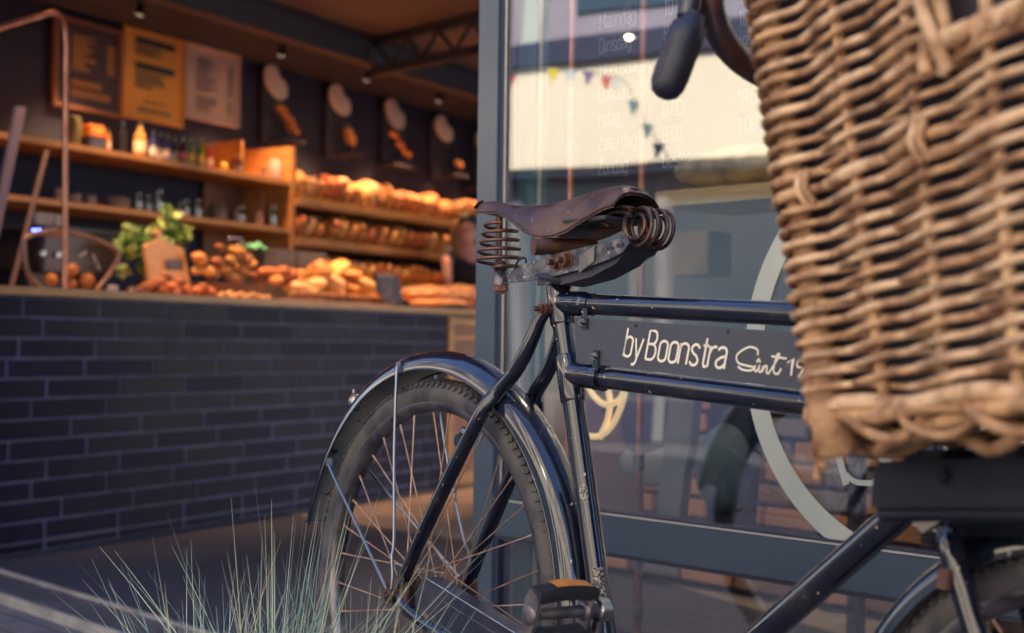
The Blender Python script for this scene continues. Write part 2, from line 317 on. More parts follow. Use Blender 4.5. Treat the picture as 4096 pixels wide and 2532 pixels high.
# head tube, fork
SA = lambda q: B(1.05+(-.38)*q, .22+.925*q)
mb = MB(); mb.tube([SA(.02), SA(.035), SA(.27), SA(.285)], [.024, .020, .020, .024], 22); bp('head_tube', mb, M['black'])
FA = B(1.195, -.07)
for sgn in (1, -1):
    mb = MB(); mb.tube(smoothpath([SA(.0)-V((0, sgn*.012, 0)), SA(-.012)-V((0, sgn*.05, 0)), B(1.10, .10, sgn*.055), B(1.15, 0, sgn*.055), B(1.195, -.07, sgn*.052)]), [.016]*9+[.014]*8+[.011]*8, 14, ref=V((0, 1, 0)))
    bp('fork_leg', mb, M['black'])
mb = MB(); mb.box(SA(-.004), (.034, .12, .034), bev=.008); mb.tube([SA(-.03), SA(.02)], .021, 18); bp('fork_crown', mb, M['black'])
mb = MB(); mb.tube([SA(.28), SA(.56)], .0115, 16); mb.tube(smoothpath([SA(.545), SA(.56)+V((.02, 0, 0)), SA(.565)+V((.06, 0, 0))]), .013, 14); bp('stem', mb, M['chrome'])
# seat post and seat stays
mb = MB(); mb.tube([B(stf(.49), .49), B(.292, .545)], .0130, 20); bp('seat_post', mb, M['rust'])
RS = [(.3018, .4695, .022), (.2845, .4505, .024), (.2617, .4041, .029), (.2356, .3689, .032), (.2041, .3385, .038), (.1890, .3082, .053), (.1243, .2057, .061), (.0447, .0775, .067), (.012, .014, .069)]
for sgn in (1, -1):
    mb = MB(); P_ = smoothpath([B(f, u, sgn*r) for f, u, r in RS], 6); n_ = len(P_)
    rr = [.0075+.0045*min(1, i/10)-(.002*max(0, (i-38)/10)) for i in range(n_)]
    mb.tube(P_, rr, 14, ref=V((0, 1, 0)))
    if sgn == 1:
        mb.lathe([(0, -.003), (.0105, -.003), (.0105, .003), (0, .003)], B(.150, .262, .066), OUT, 16); mb.ell(B(.158, .275, .064), (.008, .006, .010))
    bp('seat_stay', mb, M['black'])
mb = MB(); mb.tube([B(.200, .332, .036), B(.190, .338, 0), B(.200, .332, -.036)], .008, 10); mb.box(B(.188, .335), (.02, .05, .016), bev=.004); bp('stay_bridge', mb, M['black'])
mb = MB(); mb.tube([B(.302, .4705, -.028), B(.302, .4705, .030)], .0075, 14); bolt(mb, B(.2975, .4703, .026), OUT, .0062, .011); bp('cluster_bolt', mb, M['rust'])
for sgn in (1, -1):
    mb = MB(); mb.tube(smoothpath([B(.0, -.004, sgn*.069), B(.06, -.03, sgn*.066), B(.2, -.065, sgn*.052), B(.36, -.1, sgn*.036), B(.48, -.125, sgn*.03)]), .0105, 12); bp('chain_stay', mb, M['black'])
    mb = MB(); mb.prism([B(f, u, sgn*.066) for f, u in ((-.034, .012), (-.03, -.018), (.0, -.026), (.034, -.016), (.03, .022), (.008, .034))], V((0, -sgn*.006, 0))); bp('dropout', mb, M['rust'])
    mb = MB(); bolt(mb, B(-.004, -.002, sgn*.073), OUT*sgn, .0095, .010); bp('axle_nut', mb, M['rust'] if sgn > 0 else M['chrome'])
mb = MB(); mb.tube([B(.482, -.13, .038), B(.482, -.13, -.038)], .021, 20); bp('bottom_bracket', mb, M['black'])

# --- wheels
def wheel(name, c, R_t, nsp, lab):
    R_r = R_t-.040; rim = MB(); n = 96
    prof = [(R_r+.003, -.016), (R_r-.003, -.0165), (R_r-.010, -.013), (R_r-.014, -.006), (R_r-.015, 0), (R_r-.014, .006), (R_r-.010, .013), (R_r-.003, .0165), (R_r+.003, .016), (R_r, .013), (R_r-.006, 0), (R_r, -.013)]
    rim.grid([[c+V((a*cos(2*pi*i/n), y, a*sin(2*pi*i/n))) for a, y in prof] for i in range(n)], closeu=True, closev=True)
    ro = bp(name, rim, M['rim'], 50, label=lab)
    ty = MB(); tp = [(R_r-.002, -.0135), (R_r+.006, -.019), (R_r+.016, -.0215), (R_r+.026, -.0195), (R_r+.033, -.013), (R_r+.037, -.006), (R_r+.0378, 0), (R_r+.037, .006), (R_r+.033, .013), (R_r+.026, .0195), (R_r+.016, .0215), (R_r+.006, .019), (R_r-.002, .0135)]
    ty.grid([[c+V((a*cos(2*pi*i/n), y, a*sin(2*pi*i/n))) for a, y in tp] for i in range(n)], closeu=True)
    nk = int(2*pi*R_t/.0165)
    for i in range(nk):                                     # tread lugs in four rows
        for (yy, dr, tw, off, l_) in ((-.0172, .0295, -.95, 0, .0082), (.0172, .0295, .95, .5, .0082), (-.0075, .0372, -.3, .5, .0078), (.0075, .0372, .3, 0, .0078)):
            a = 2*pi*(i+off)/nk; er = V((cos(a), 0, sin(a))); et = V((-sin(a), 0, cos(a)))
            nn = (er*cos(tw)+V((0, 1, 0))*sin(tw)).normalized(); bb = nn.cross(et)
            sk = .35 if yy > 0 else -.35; e1 = (et*cos(sk)+bb*sin(sk)).normalized(); e2 = nn.cross(e1)
            ty.box(c+er*(R_r+dr)+V((0, yy, 0)), (l_, .0075, .0062), (e1, e2, nn))
    bp('tyre', ty, M['rubber'], 35, ro)
    hb = MB(); hb.lathe([(0, -.062), (.006, -.062), (.006, -.040), (.030, -.036), (.030, -.032), (.014, -.026), (.012, .0), (.014, .026), (.030, .032), (.030, .036), (.006, .040), (.006, .062), (0, .062)], c, V((0, 1, 0)), 24); bp('hub', hb, M['rust'], 40, ro)
    for i in range(nsp):
        sg = 1 if i % 2 else -1; a = 2*pi*(i+.5)/nsp; cr = 1 if (i//2) % 2 else -1
        ha = a+cr*radians(76 if nsp > 20 else 60)
        p0 = c+V((.028*cos(ha), sg*.034, .028*sin(ha))); p1 = c+V(((R_r-.014)*cos(a), sg*.002, (R_r-.014)*sin(a)))
        s_ = MB(); s_.tube([p0, p1], .00125, 6); dd = (p0-p1).normalized(); s_.tube([p1, p1+dd*.004, p1+dd*.017], [.0026, .0024, .0019], 8); bp('spoke', s_, M['spoke'], 60, ro)
    return ro
wheel('rear_wheel', B(0, 0), .357, 36, 'large rear wheel with rusty brass spokes')
wheel('front_wheel', FA, .287, 28, 'smaller front wheel under the carrier')

def mudguard(c, R, a0, a1, hw, dep, name, tail):
    mb = MB(); n = 80; rows = []; pr = []
    K = 14
    for k in range(K+1):
        q = -1+2*k/K; pr.append((hw*sin(q*pi/2), dep*(cos(q*pi/2)**.8)))
    for i in range(n+1):
        a = radians(a0+(a1-a0)*i/n); fl = tail*max(0, (4-i)/4)
        rows.append([c+V((((R-dep+h)+fl)*cos(a), y, ((R-dep+h)+fl)*sin(a))) for y, h in pr])
    inner = [[p+((c-p)-V((0, (c-p).y, 0))).normalized()*.0016 for p in r] for r in rows]
    mb.grid(rows); mb.grid(inner, mi=1)
    for e in (0, K): mb.tube([r[e] for r in rows], .0021, 8)
    mb.tube([p for p in rows[0]], .0018, 8)
    return bp(name, mb, [M['fender'], M['zinc']], 50)
gd = mudguard(B(0, 0), .405, 169, -38, .034, .032, 'rear_mudguard', .004)
mudguard(FA, .314, 172, 30, .032, .030, 'front_mudguard', .003)
for sgn in (1, -1):
    s_ = MB(); s_.tube(smoothpath([B(-.086, .372, sgn*.036), B(-.083, .362, sgn*.040), B(-.0574, .2332, sgn*.053), B(-.0171, .0906, sgn*.070), B(-.008, .06, sgn*.078), B(.0, .03, sgn*.08), B(.0, 0, sgn*.082)]), .0027, 8); s_.box(B(-.087, .374, sgn*.035), (.016, .003, .018), bev=.001); bp('mudguard_stay', s_, M['wire'], 50)
    s_ = MB(); s_.tube(smoothpath([B(-.300, .190, sgn*.036), B(-.290, .183, sgn*.040), B(-.1783, .1109, sgn*.056), B(-.0292, .0151, sgn*.078), B(-.006, .0, sgn*.082)]), .0026, 8); s_.box(B(-.305, .194, sgn*.034), (.022, .003, .016), bev=.001); bp('mudguard_stay', s_, M['wire'], 50)
s_ = MB(); s_.ell(B(-.1285, .3865), (.004, .004, .003)); s_.ell(B(-.283, .307, 0), (.014, .012, .018)); s_.tube([B(-.272, .297), B(-.288, .315), B(-.290, .330)], .003, 8); bp('tail_clip', s_, M['chrome'], 50)

# --- chain case, crank, pedal
cs = MB(); poly = [(.046, .006), (.060, .030), (.0763, .0370), (.30, -.0072), (.47, -.040), (.55, -.06), (.60, -.13), (.56, -.21), (.48, -.235), (.40, -.2), (.09, -.062), (.052, -.035)]
cs.prism([B(f, u, .034) for f, u in poly], V((0, -.030, 0))); o_ = bp('chain_case', cs, M['case'], 30)
cs = MB(); pts_ = [B(f, u, .0645) for f, u in ((.50, -.060), (.30, -.026), (.125, .008), (.115, -.005), (.112, -.028), (.30, -.075), (.46, -.115))]; cs.tube(pts_, .0013, 6)
cs.tube([B(f, u, .0642) for f, u in ((.0763, .036), (.30, -.0082), (.47, -.041))], .0014, 6); bp('chain_case_bead', cs, M['chrome'], 60, o_)
cs = MB(); cs.lathe([(0, .004), (.007, .003), (.010, 0), (0, 0)], B(.078, -.028, .064), OUT, 14); bp('case_rivet', cs, M['rust'], 40, o_)
ch = MB(); ch.lathe([(0, -.002), (.036, -.002), (.036, .002), (0, .002)], B(0, 0, .046), OUT, 18)
for i in range(18):
    a = 2*pi*i/18; ch.box(B(.038*cos(a), .038*sin(a), .046), (.006, .003, .006))
bp('sprocket', ch, M['rust'], 30)
ck = MB(); ck.tube([B(.484, -.128, .078), B(.516, .045, .080), B(.521, .056, .080)], [.0135, .0115, .012], 12, flat=.65, ref=V((1, 0, 0))); ck.lathe([(0, -.009), (.0165, -.009), (.0165, .007), (.012, .010), (0, .010)], B(.521, .056, .080), OUT, 18); bp('crank_arm', ck, M['chrome'], 40)
ck2 = MB(); ck2.tube([B(.478, -.132, -.06), B(.44, -.31, -.075)], [.0125, .011], 12); bp('crank_arm', ck2, M['chrome'], 40)
pd = MB(); PT = radians(16)
pc = lambda r, du=0, df=0: B(.521+df*cos(PT)+du*sin(PT), .056+du*cos(PT)-df*sin(PT), r)
pd.tube([pc(.088), pc(.100), pc(.104), pc(.186), pc(.19)], [.011, .011, .0085, .0080, .0095], 16); po = bp('pedal', pd, M['greymetal'], 40, label='right pedal with an orange reflector')
for r0, w_ in ((.104, .005), (.196, .006)):
    e = MB(); a_ = .35
    pl = [pc(r0, .030, .006), pc(r0, .034, -.010), pc(r0, .018, -.015), pc(r0, 0, -.013), pc(r0, -.030, -.010), pc(r0, -.036, .004), pc(r0, -.020, .012), pc(r0, 0, .014), pc(r0, .02, .012)]
    e.prism(pl, V((0, -w_, 0))); e.ell(pc(r0+w_, 0), (.014, .005, .014)); bp('pedal_cage', e, M['greymetal'], 45, po)
for sgn in (1, -1):
    rb = MB(); K = 10; rows = []
    for k in range(K+1):
        r = .098+.100*k/K; bow = .008*(1-((k/K-.5)*2)**2)
        uu = sgn*(.0265+bow*.6)
        rows.append([pc(r, uu-.009, -.012), pc(r, uu+.005, -.012), pc(r, uu+.009, -.007), pc(r, uu+.009, .008), pc(r, uu+.003, .012), pc(r, uu-.009, .011)])
    rb.grid(rows, closev=True); rb.f.append(list(range(6))); rb.m.append(0); rb.f.append([K*6+i for i in range(6)]); rb.m.append(0)
    for k in range(8):
        r = .172+.0035*k; rb.box(pc(r, sgn*.0365-.0005*k*sgn, -.002), (.024, .0016, .003), (V((cos(PT), 0, -sin(PT))), V((0, 1, 0)), V((sin(PT), 0, cos(PT)))))
    ob = bp('rubber_block', rb, M['pedalrub'], 40, po)
    if sgn == 1:
        rf = MB(); rf.grid([[pc(.110+.062*k/8, .0360+.0048*(1-((.12+.62*k/8-.5)*2)**2)+.0016, -.010-.002*(k > 3)), pc(.110+.062*k/8, .0360+.0048*(1-((.12+.62*k/8-.5)*2)**2)+.0016, .009)] for k in range(9)])
        bp('reflector', rf, M['orange'], 40, ob)

# --- sign plate between the two tubes, with its lettering
zr = .016
sp = MB(); q_ = [(.358, .4590), (.3675, .3920), (.5, .3845), (.9, .3600), (.94, .3590), (.925, .4300), (.7738, .4375)]
sp.prism([B(f, u, .0125) for f, u in q_], V((0, -.0025, 0))); plate = bp('sign_plate', sp, M['plate'], 30)
lt = MB(); nO = OUT
def blq(x, y): return bl(x, y, .0155)
for chh, x, y, xsz in (('b', 2494, 1424, 1), ('y', 2531, 1431, 1), ('B', 2582, 1436, 1.05), ('o', 2630, 1443, 1.05), ('o', 2672, 1448, 1.05), ('n', 2712, 1454, 1.08), ('s', 2757, 1459, 1.05), ('t', 2800, 1465, 1), ('r', 2829, 1468, 1.15), ('a', 2860, 1472, 1.15)):
    o_ = blq(x, y); text(lt, chh, o_, V((.998, 0, -.062)), V((.20, 0, .98)), nO, .0405, .0037, xs=xsz*1.22)
def scr(pts, k=5):
    P_ = [blq(2896+x/2.016, 1250+y/2.016) for x, y in pts]; P_ = smoothpath(P_, k); stroke(lt, P_, .0027, nO, .0007)
scr([(275, 345), (272, 300), (215, 278), (150, 305), (105, 350), (118, 405), (185, 428), (236, 440), (240, 455), (210, 468), (150, 460), (115, 435)])
scr([(258, 425), (247, 455), (262, 475), (285, 440), (290, 422), (283, 465), (298, 480), (318, 440)])
scr([(266, 402), (283, 376), (297, 402)], 1)
scr([(322, 430), (312, 482)], 2); scr([(314, 470), (335, 432), (350, 440), (345, 480), (362, 490), (388, 450), (430, 385), (450, 340), (438, 335), (420, 375), (402, 460), (412, 490), (440, 492), (463, 452)])
scr([(385, 353), (508, 372)], 1); scr([(515, 405), (560, 375), (543, 510)], 1)
scr([(640, 400), (610, 385), (590, 410), (600, 440), (635, 435), (645, 395), (638, 460), (600, 520)]); scr([(665, 420), (705, 395), (690, 530)], 1)
bp('lettering', lt, M['cream'], None, plate)
for (x, y, x2, y2) in ((2333, 1290, 2325, 1262), (2380, 1425, 2372, 1470)):
    cl = MB(); c0 = bl(x, y, .018); up = 1 if y < 1400 else -1
    cl.box(c0+V((.002, 0, up*.006)), (.013, .0016, .030), bev=.0006); bp('clamp_strap', cl, M['black'], 30, plate)
    cb = MB(); bolt(cb, c0+V((0, -.001, 0)), OUT, .0032, .003); bp('clamp_bolt', cb, M['chrome'], 30, plate)
for a_, b_, c_ in ((TT[0]+tl*.066, TT[0]+tl*.080, .0172), (LT[0]+ll*.052, LT[0]+ll*.068, .0202)): cl = MB(); cl.tube([a_, b_], c_, 20); bp('clamp_band', cl, M['black'], 50)
for (x, y) in ((2543, 1303), (2912, 1326)):
    hh = MB(); hh.lathe([(0, .0008), (.0026, .0008), (.0026, 0)], bl(x, y, .0152), OUT, 12); bp('plate_hole', hh, M['pedalrub'], None, plate)
# stickers on the seat tube, with their marks
stk = MB(); th0 = radians(-62)
def stp(u, a, rr=.0171):
    ax = sd_; cc = B(stf(u), u); e1 = V((1, 0, 0)); e1 = (e1-ax*e1.dot(ax)).normalized(); e2 = ax.cross(e1); return cc+(e1*cos(a)+e2*sin(a))*rr
ST1 = mat('worn silver frame sticker', (.34, .32, .26), .4, col2=(.03, .035, .05), scale=260, lo=.48, hi=.54, detail=3)
ST2 = mat('black sticker with gold printing', (.42, .35, .22), .4, col2=(.02, .022, .035), scale=230, lo=.46, hi=.50, detail=4)
for k in range(12):
    pass
rows = []
for i in range(13):
    t = -1+2*i/12; hw = .40*sqrt(max(0, 1-t*t))+.01; rows.append([stp(.200+t*.0125, radians(-52)+hw*2*(j/6-.5)*1.0) for j in range(7)])
stk.grid(rows); bp('round_sticker', stk, ST1, None)
stk = MB(); stk.grid([[stp(.052+.042*i/8, radians(-60)+.95*(j/6)) for j in range(7)] for i in range(9)]); sk_ = bp('tall_sticker', stk, ST2, None)
stk = MB()
for i in range(5): stk.tube([stp((.053, .0585, .086, .0915, .0935)[i], radians(-60)+.95*j/6, .01725) for j in range(7)], .00045, 4)
bp('sticker_print', stk, ST1, None, sk_)

# --- saddle
sad = MB(); S_ = [(.0795, .6415, .004, .6395), (.084, .6475, .010, .637), (.100, .6510, .016, .6345), (.13, .6500, .020, .632), (.160, .6445, .023, .630), (.190, .6390, .026, .620), (.220, .6360, .030, .606), (.255, .6355, .034, .590), (.290, .637, .036, .5825), (.325, .6390, .038, .5810), (.36, .6435, .040, .5870), (.395, .6475, .043, .5980), (.430, .6500, .045, .6090), (.455, .6490, .046, .6150), (.466, .6440, .046, .6155), (.470, .6380, .0455, .6160)]
rows = []
def interp(ss, x):
    for a, b in zip(ss, ss[1:]):
        if a[0] <= x <= b[0]:
            t = (x-a[0])/(b[0]-a[0]); return [a[i]*(1-t)+b[i]*t for i in range(1, 4)]
    return ss[-1][1:]
for i in range(45):
    x = .0795+(.470-.0795)*(i/44)
    zt, hw, ze = interp(S_, x); row = []
    for j in range(25):
        q = -1+2*j/24; aq = abs(q)
        row.append(B(x+.010*(aq**2)*(x < .2)*0, zt-(zt-ze)*(aq**2.6), hw*(sin(q*pi/2)*.35+q*.65)))
    rows.append(row)
thick = [[p+V((0, 0, -.0045)) for p in r] for r in rows]
sad.grid([r+t[::-1] for r, t in zip(rows, thick)], closev=True)
sad.tube([r[0] for r in rows], .0026, 8); sad.tube([r[-1] for r in rows], .0026, 8)
so_ = bp('saddle', sad, M['leather'], 60)
rv = MB(); rv.lathe([(0, .0022), (.007, .0015), (.010, 0), (0, 0)], B(.086, .6475, .006), V((-.55, -.35, .75)), 14); rv.lathe([(0, .002), (.011, .0012), (.014, 0)], B(.452, .6475, .0), V((.2, 0, 1)), 14); rv.lathe([(0, .001), (.004, .0005), (.005, 0)], B(.392, .640, .022), V((0, -.35, .9)), 12); bp('saddle_rivet', rv, M['rust'], 50, so_)
# nose plate and rods under the leather
up_ = MB(); up_.tube(smoothpath([B(.090, .640, 0), B(.13, .630, 0), B(.2, .617, .012), B(.32, .600, .02), B(.43, .603, .024)]), .004, 8); up_.tube(smoothpath([B(.13, .630, 0), B(.2, .617, -.012), B(.32, .600, -.02), B(.43, .603, -.024)]), .004, 8)
up_.box(B(.116, .636), (.05, .03, .004), bev=.001); up_.box(B(.40, .600), (.10, .085, .006), bev=.002); bp('saddle_undercarriage', up_, M['steeldark'], 40, so_)
spg = MB(); P_ = []
for i in range(5*28+1):
    t = i/(5*28); a = 2*pi*5*t+pi*.2; z = .613-(.613-.5415)*t; rr = .0245+.0105*min(1, t*1.35); P_.append(B(.142+rr*cos(a), z, rr*sin(a)))
P_ += [B(.146+.02*cos(a+.5), .540, .02*sin(a+.5)), B(.146, .540, .006)]
spg.tube(smoothpath(P_, 2), .0031, 10); bp('nose_spring', spg, M['spring'], 60, so_)
sb_ = MB(); sb_.tube([B(.137, .636), B(.139, .602)], .0055, 12); sb_.ell(B(.147, .543), (.0125, .0125, .011)); sb_.tube([B(.139, .602), B(.147, .543)], .003, 8); bp('spring_bolt', sb_, M['rust'], 50, so_)
sb_ = MB(); sb_.lathe([(.0, .0), (.012, .0), (.013, .006), (.011, .018), (.009, .024), (0, .024)], B(.150, .512), V((-.1, 0, 1)), 14); so2 = bp('spring_socket', sb_, M['blackrough'], 45, so_)
sb_ = MB(); hexnut(sb_, B(.151, .503), V((-.05, 0, 1)), .0115, .009); hexnut(sb_, B(.151, .499), V((0, 0, 1)), .006, .005); bp('socket_nut', sb_, M['rust'], 20, so2)
pp = [(2035, 1088), (2080, 1069), (2143, 1043), (2184, 1025), (2230, 1013), (2405, 972), (2509, 945), (2517, 970), (2495, 1005), (2450, 1030), (2409, 1047), (2311, 1080), (2230, 1101), (2155, 1117), (2090, 1126), (2035, 1131)]
for sgn, nm in ((1, 'near'), (-1, 'far')):
    br = MB(); br.prism([V((lambda p: (p.x, -sgn*.030, p.z))(bl(x, y, .030))) for x, y in pp], V((0, sgn*.004, 0))); bo_ = bp('bracket_plate', br, M['blackrough'], 25, so_)
    if sgn == 1:
        bb = MB(); bolt(bb, bl(2229, 1052, .030), OUT, .0075, .010); bp('bracket_bolt', bb, M['rust'], 25, bo_)
        bb = MB(); bolt(bb, bl(2268, 1042, .030), OUT, .0080, .009); bp('bracket_bolt', bb, M['rust'], 25, bo_)
        bb = MB()
        for x, y in ((2439, 993), (2480, 981)): bb.box(bl(x, y, .0305), (.014, .0012, .005))
        bp('bracket_slot', bb, M['pedalrub'], None, bo_)
        bb = MB(); bb.prism([B(f, u, .0315) for f, u in ((.384, .548), (.384, .522), (.417, .538), (.417, .561))], V((0, -.001, 0))); bp('bracket_shim', bb, M['greymetal'], None, bo_)
ub = MB(); ub.prism([B(f, u, .022) for f, u in ((.30, .522), (.33, .507), (.40, .517), (.455, .535), (.485, .560), (.47, .575), (.40, .555), (.31, .540))], V((0, .046, 0)));
ub.lathe([(0, 0), (.034, 0), (.038, .005), (.030, .012), (0, .012)], B(.302, .513), V((.2, 0, 1)), 18); bp('saddle_clamp', ub, M['steeldark'], 40, so_)
rl = MB(); rl.tube([B(.305, .565, .052), B(.335, .5675, -.048)], .0128, 20); rl.tube([B(.303, .564, .056), B(.309, .565, .038)], .0142, 20); rl.tube([B(.326, .5675, -.030), B(.3275, .5675, -.034)], .0140, 20); bp('spring_roller', rl, M['rust'], 40, so_)
for k, (rr0, nt_, off, f0) in enumerate(((.0275, 2, .0, .489), (.0180, 2, .008, .487))):
    for sgn in (1, -1):
        cw = MB(); P_ = []
        r0_ = .020 if sgn == 1 else -.010
        for i in range(int(nt_*26)+1):
            a = 2*pi*i/26; P_.append(B(f0+rr0*cos(a+1.9)*.95, .5865+rr0*sin(a+1.9), r0_+off*.4-.0065*i/26*2*.9))
        head = [B(.385, .604-.010*k, r0_+.010), B(.42, .612-.012*k, r0_+.008), B(.45, .617-.008*k, r0_+.004)]
        cw.tube(smoothpath(head+P_, 2), .0031, 9); bp('rear_coil', cw, M['coil'], 60, so_)
cw = MB(); cw.tube([B(.415, .598, .02), B(.413, .615, .02)], .0022, 8); cw.tube([B(.415, .598, .02), B(.43, .590, .018)], .0022, 8); bp('coil_hook', cw, M['rust'], 50, so_)
cw = MB(); cw.tube(smoothpath([B(.195, .530, .01), B(.205, .548, .01), B(.225, .553, .012), B(.24, .545, .02)]), .0018, 8); bp('loose_wire', cw, M['pedalrub'], 50, so_)

# --- handlebar and right grip
hb_ = MB()
bar = smoothpath([SA(.565)+V((.05, 0, 0)), bl(3150, 330, .10), bl(3040, 292, .15), bl(2950, 230, .195), bl(2885, 150, .225), bl(2852, 60, .24), bl(2838, -30, .25), bl(2815, -100, .258), bl(2775, -90, .27), bl(2765, -10, .275), bl(2750, 70, .28)], 6)
hb_.tube(bar, [.0155]*(len(bar)-14)+[.0150-.0002*i for i in range(14)], 18); ho = bp('handlebar', hb_, mat('dark chipped handlebar', (.03, .03, .05), .25, col2=(.14, .06, .045), scale=14, lo=.5, hi=.62, metal=.2, coat=.3, bump=.15), 60)
g0, g1 = bl(2762, 95, .279), bl(2668, 345, .30); gd_ = (g1-g0).normalized()
gp = MB(); gp.lathe([(.0125, -.012), (.0145, 0), (.0195, .003), (.0203, .02), (.0205, .060), (.0195, .074), (.0155, .084), (.008, .089), (0, .0895)], g0, gd_, 26); go = bp('grip', gp, M['grip'], 60, ho)
gt = MB(); nv = V((0, -1, 0)); nv = (nv-gd_*nv.dot(gd_)).normalized(); ex_ = -gd_; ey_ = nv.cross(ex_)
if ey_.x > 0: ey_ = -ey_
base = g0+gd_*.072+nv*.0206-ey_*.0032
for a, b in (((0, 0), (.044, 0)), ((.044, 0), (.044, .0066)), ((.044, .0066), (0, .0066)), ((0, .0066), (0, 0))):
    gt.tube([base+ex_*a[0]+ey_*a[1], base+ex_*b[0]+ey_*b[1]], .0006, 5)
text(gt, 'HERRIE'.replace('H', 'K').replace('I', 'l'), base+ex_*.0035+ey_*.0010, ex_, ey_, nv, .0046, .0009, gap=.9, xs=1.25)
bp('grip_emblem', gt, mat('raised rubber lettering', (.10, .10, .13), .5), None, go)

# --- front carrier
rk = MB()
for r_ in (.165, -.165): rk.box(B(1.30, .268, r_), (.52, .020, .052), bev=.006); rk.tube([B(1.05, .240, r_), B(1.55, .240, r_)], .007, 10)
for f_ in (1.048, 1.54): rk.box(B(f_, .268, 0), (.022, .33, .050), bev=.006)
for q in range(6): rk.box(B(1.09+.085*q, .298, 0), (.050, .31, .014), bev=.003)
rk.prism([B(1.06, .250, .10), B(1.4, .250, .10), B(1.2, .215, .05), B(1.07, .215, .05)], V((0, .24, 0)))
for f_ in (1.13, 1.26, 1.39): bolt(rk, B(f_, .278, .175), OUT, .006, .003)
for q_ in rk.v: q_.z += max(0., q_.x-1.05)*.105
ro_ = bp('front_carrier', rk, mat('black enamel carrier', (.010, .012, .026), .5, col2=(.018, .02, .036), scale=7, spec=.25, bump=.2), 40)
rk = MB(); rk.prism([B(f, u, .045) for f, u in ((1.00, .30), (1.045, .30), (1.05, .235), (1.02, .215), (.995, .235))], V((0, -.012, 0))); rk.ell(B(1.02, .245, .062), (.010, .006, .010)); bp('carrier_lug', rk, M['greymetal'], 40, ro_)
rk = MB(); rk.box(B(1.062, .172, .072), (.016, .008, .022), bev=.002); bp('lamp_bracket', rk, M['rust'], 40, ro_)

# ================================================================ WICKER BASKET
k0 = hit(3262, 1840, V((0, 0, 0)), V((0, 0, 1))) if False else None
KC = BC+BF*1.035+BU*.298+BR*.200
E1 = V((.387, -.92, .095)).normalized(); E2 = V((.92, .387, 0)).normalized(); E3 = E2.cross(-E1).normalized()
if E3.z < 0: E3 = -E3
kx, ky = 3165, 1625
KC = V((0, 0, CAM_H))+ray(kx, ky)*1.43
bas = Thing('wicker_basket', KC, 'big pale willow basket on the bicycle front carrier', 'basket')
LA, LB, RC = .46, .36, .065          # side lengths and corner radius at the base
def bring(s, fl, out=0.):
    """point on the rounded rectangle of the basket; s in metres from the rear near corner along the near side"""
    la, lb, rc = LA+2*fl, LB+2*fl, RC+fl*.6
    seg = [('l', la-2*rc), ('c', rc*pi/2), ('l', lb-2*rc), ('c', rc*pi/2)]*2
    per = sum(x[1] for x in seg); s = (s/PER0*per) % per
    p = V((rc, 0, 0)); d_ = V((1, 0, 0)); nrm = V((0, -1, 0)); 
    for typ, L in seg:
        if s <= L:
            if typ == 'l': q = p+d_*s; return q+nrm*out, nrm
            a = s/rc; c_ = p-nrm*rc; n2 = nrm*cos(a)+d_*sin(a); return c_+n2*(rc+out), n2
        s -= L
        if typ == 'l': p = p+d_*L
        else:
            c_ = p-nrm*rc; d2 = -nrm; n2 = d_.copy(); p = c_+n2*rc; nrm = n2; d_ = d2
    return p, nrm
PER0 = 2*(LA+LB)-8*RC+2*pi*RC
def bw(p, z, fl): return KC+E1*(p.x-fl)+E2*(p.y-fl)+E3*z
NST = 18; SPC = PER0/NST; HB = .50
def flare(z): return .042*z/.45
def bas_pt(s, z, out):
    fl = flare(z); p, n = bring(s, fl, out); return bw(p, z, fl)
rg = random.Random(3)
z = .012; rown = 0; rows_z = []
while z < HB:
    mid = .195 < z < .220
    rows_z.append((z, mid)); z += (.0085 if mid else .0077)*rg.uniform(.92, 1.1)
hole = lambda s, z: (z > .285 and .222 < s < .320)
for i, (z, mid) in enumerate(rows_z):
    mb = MB(); N_ = 150; run = []; r0 = rg.uniform(.0031, .0042) if not mid else .0052
    ph = pi*(i % 2); jz = [rg.uniform(-.0014, .0014) for _ in range(NST+2)]; mi = rg.choice((0, 0, 1, 1, 2)); rj = [rg.uniform(.82, 1.12) for _ in range(NST+2)]
    def flush():
        global run
        if len(run) > 2: mb.tube([a for a, _ in run], [b for _, b in run], 8, caps=True, ref=E3)
        run = []
    for k in range(N_+1):
        s = PER0*k/N_
        if hole(s, z): flush(); continue
        c = pi*(s/SPC)+ph; kk = int(s/SPC)
        out = .0078*cos(c)+.013*math.exp(-(min(s, PER0-s)/.024)**2); dz = .0034*sin(c)
        f_ = s/SPC-kk; j_ = jz[kk]*(1-f_)+jz[kk+1]*f_
        run.append((bas_pt(s, z+dz+j_, out), r0*(rj[kk]*(1-f_)+rj[kk+1]*f_)*(1.0+.14*cos(c))))
    flush(); o_ = bas.part('woven_rod', mb, M['wick'][mi], 60)
for k in range(NST):
    s = SPC*k; mb = MB(); mb.tube([bas_pt(s, z_, 0.) for z_ in [-.004+.03*q for q in range(18)]], .0055, 8); bas.part('upright_stake', mb, M['wick'][k % 3], 60)
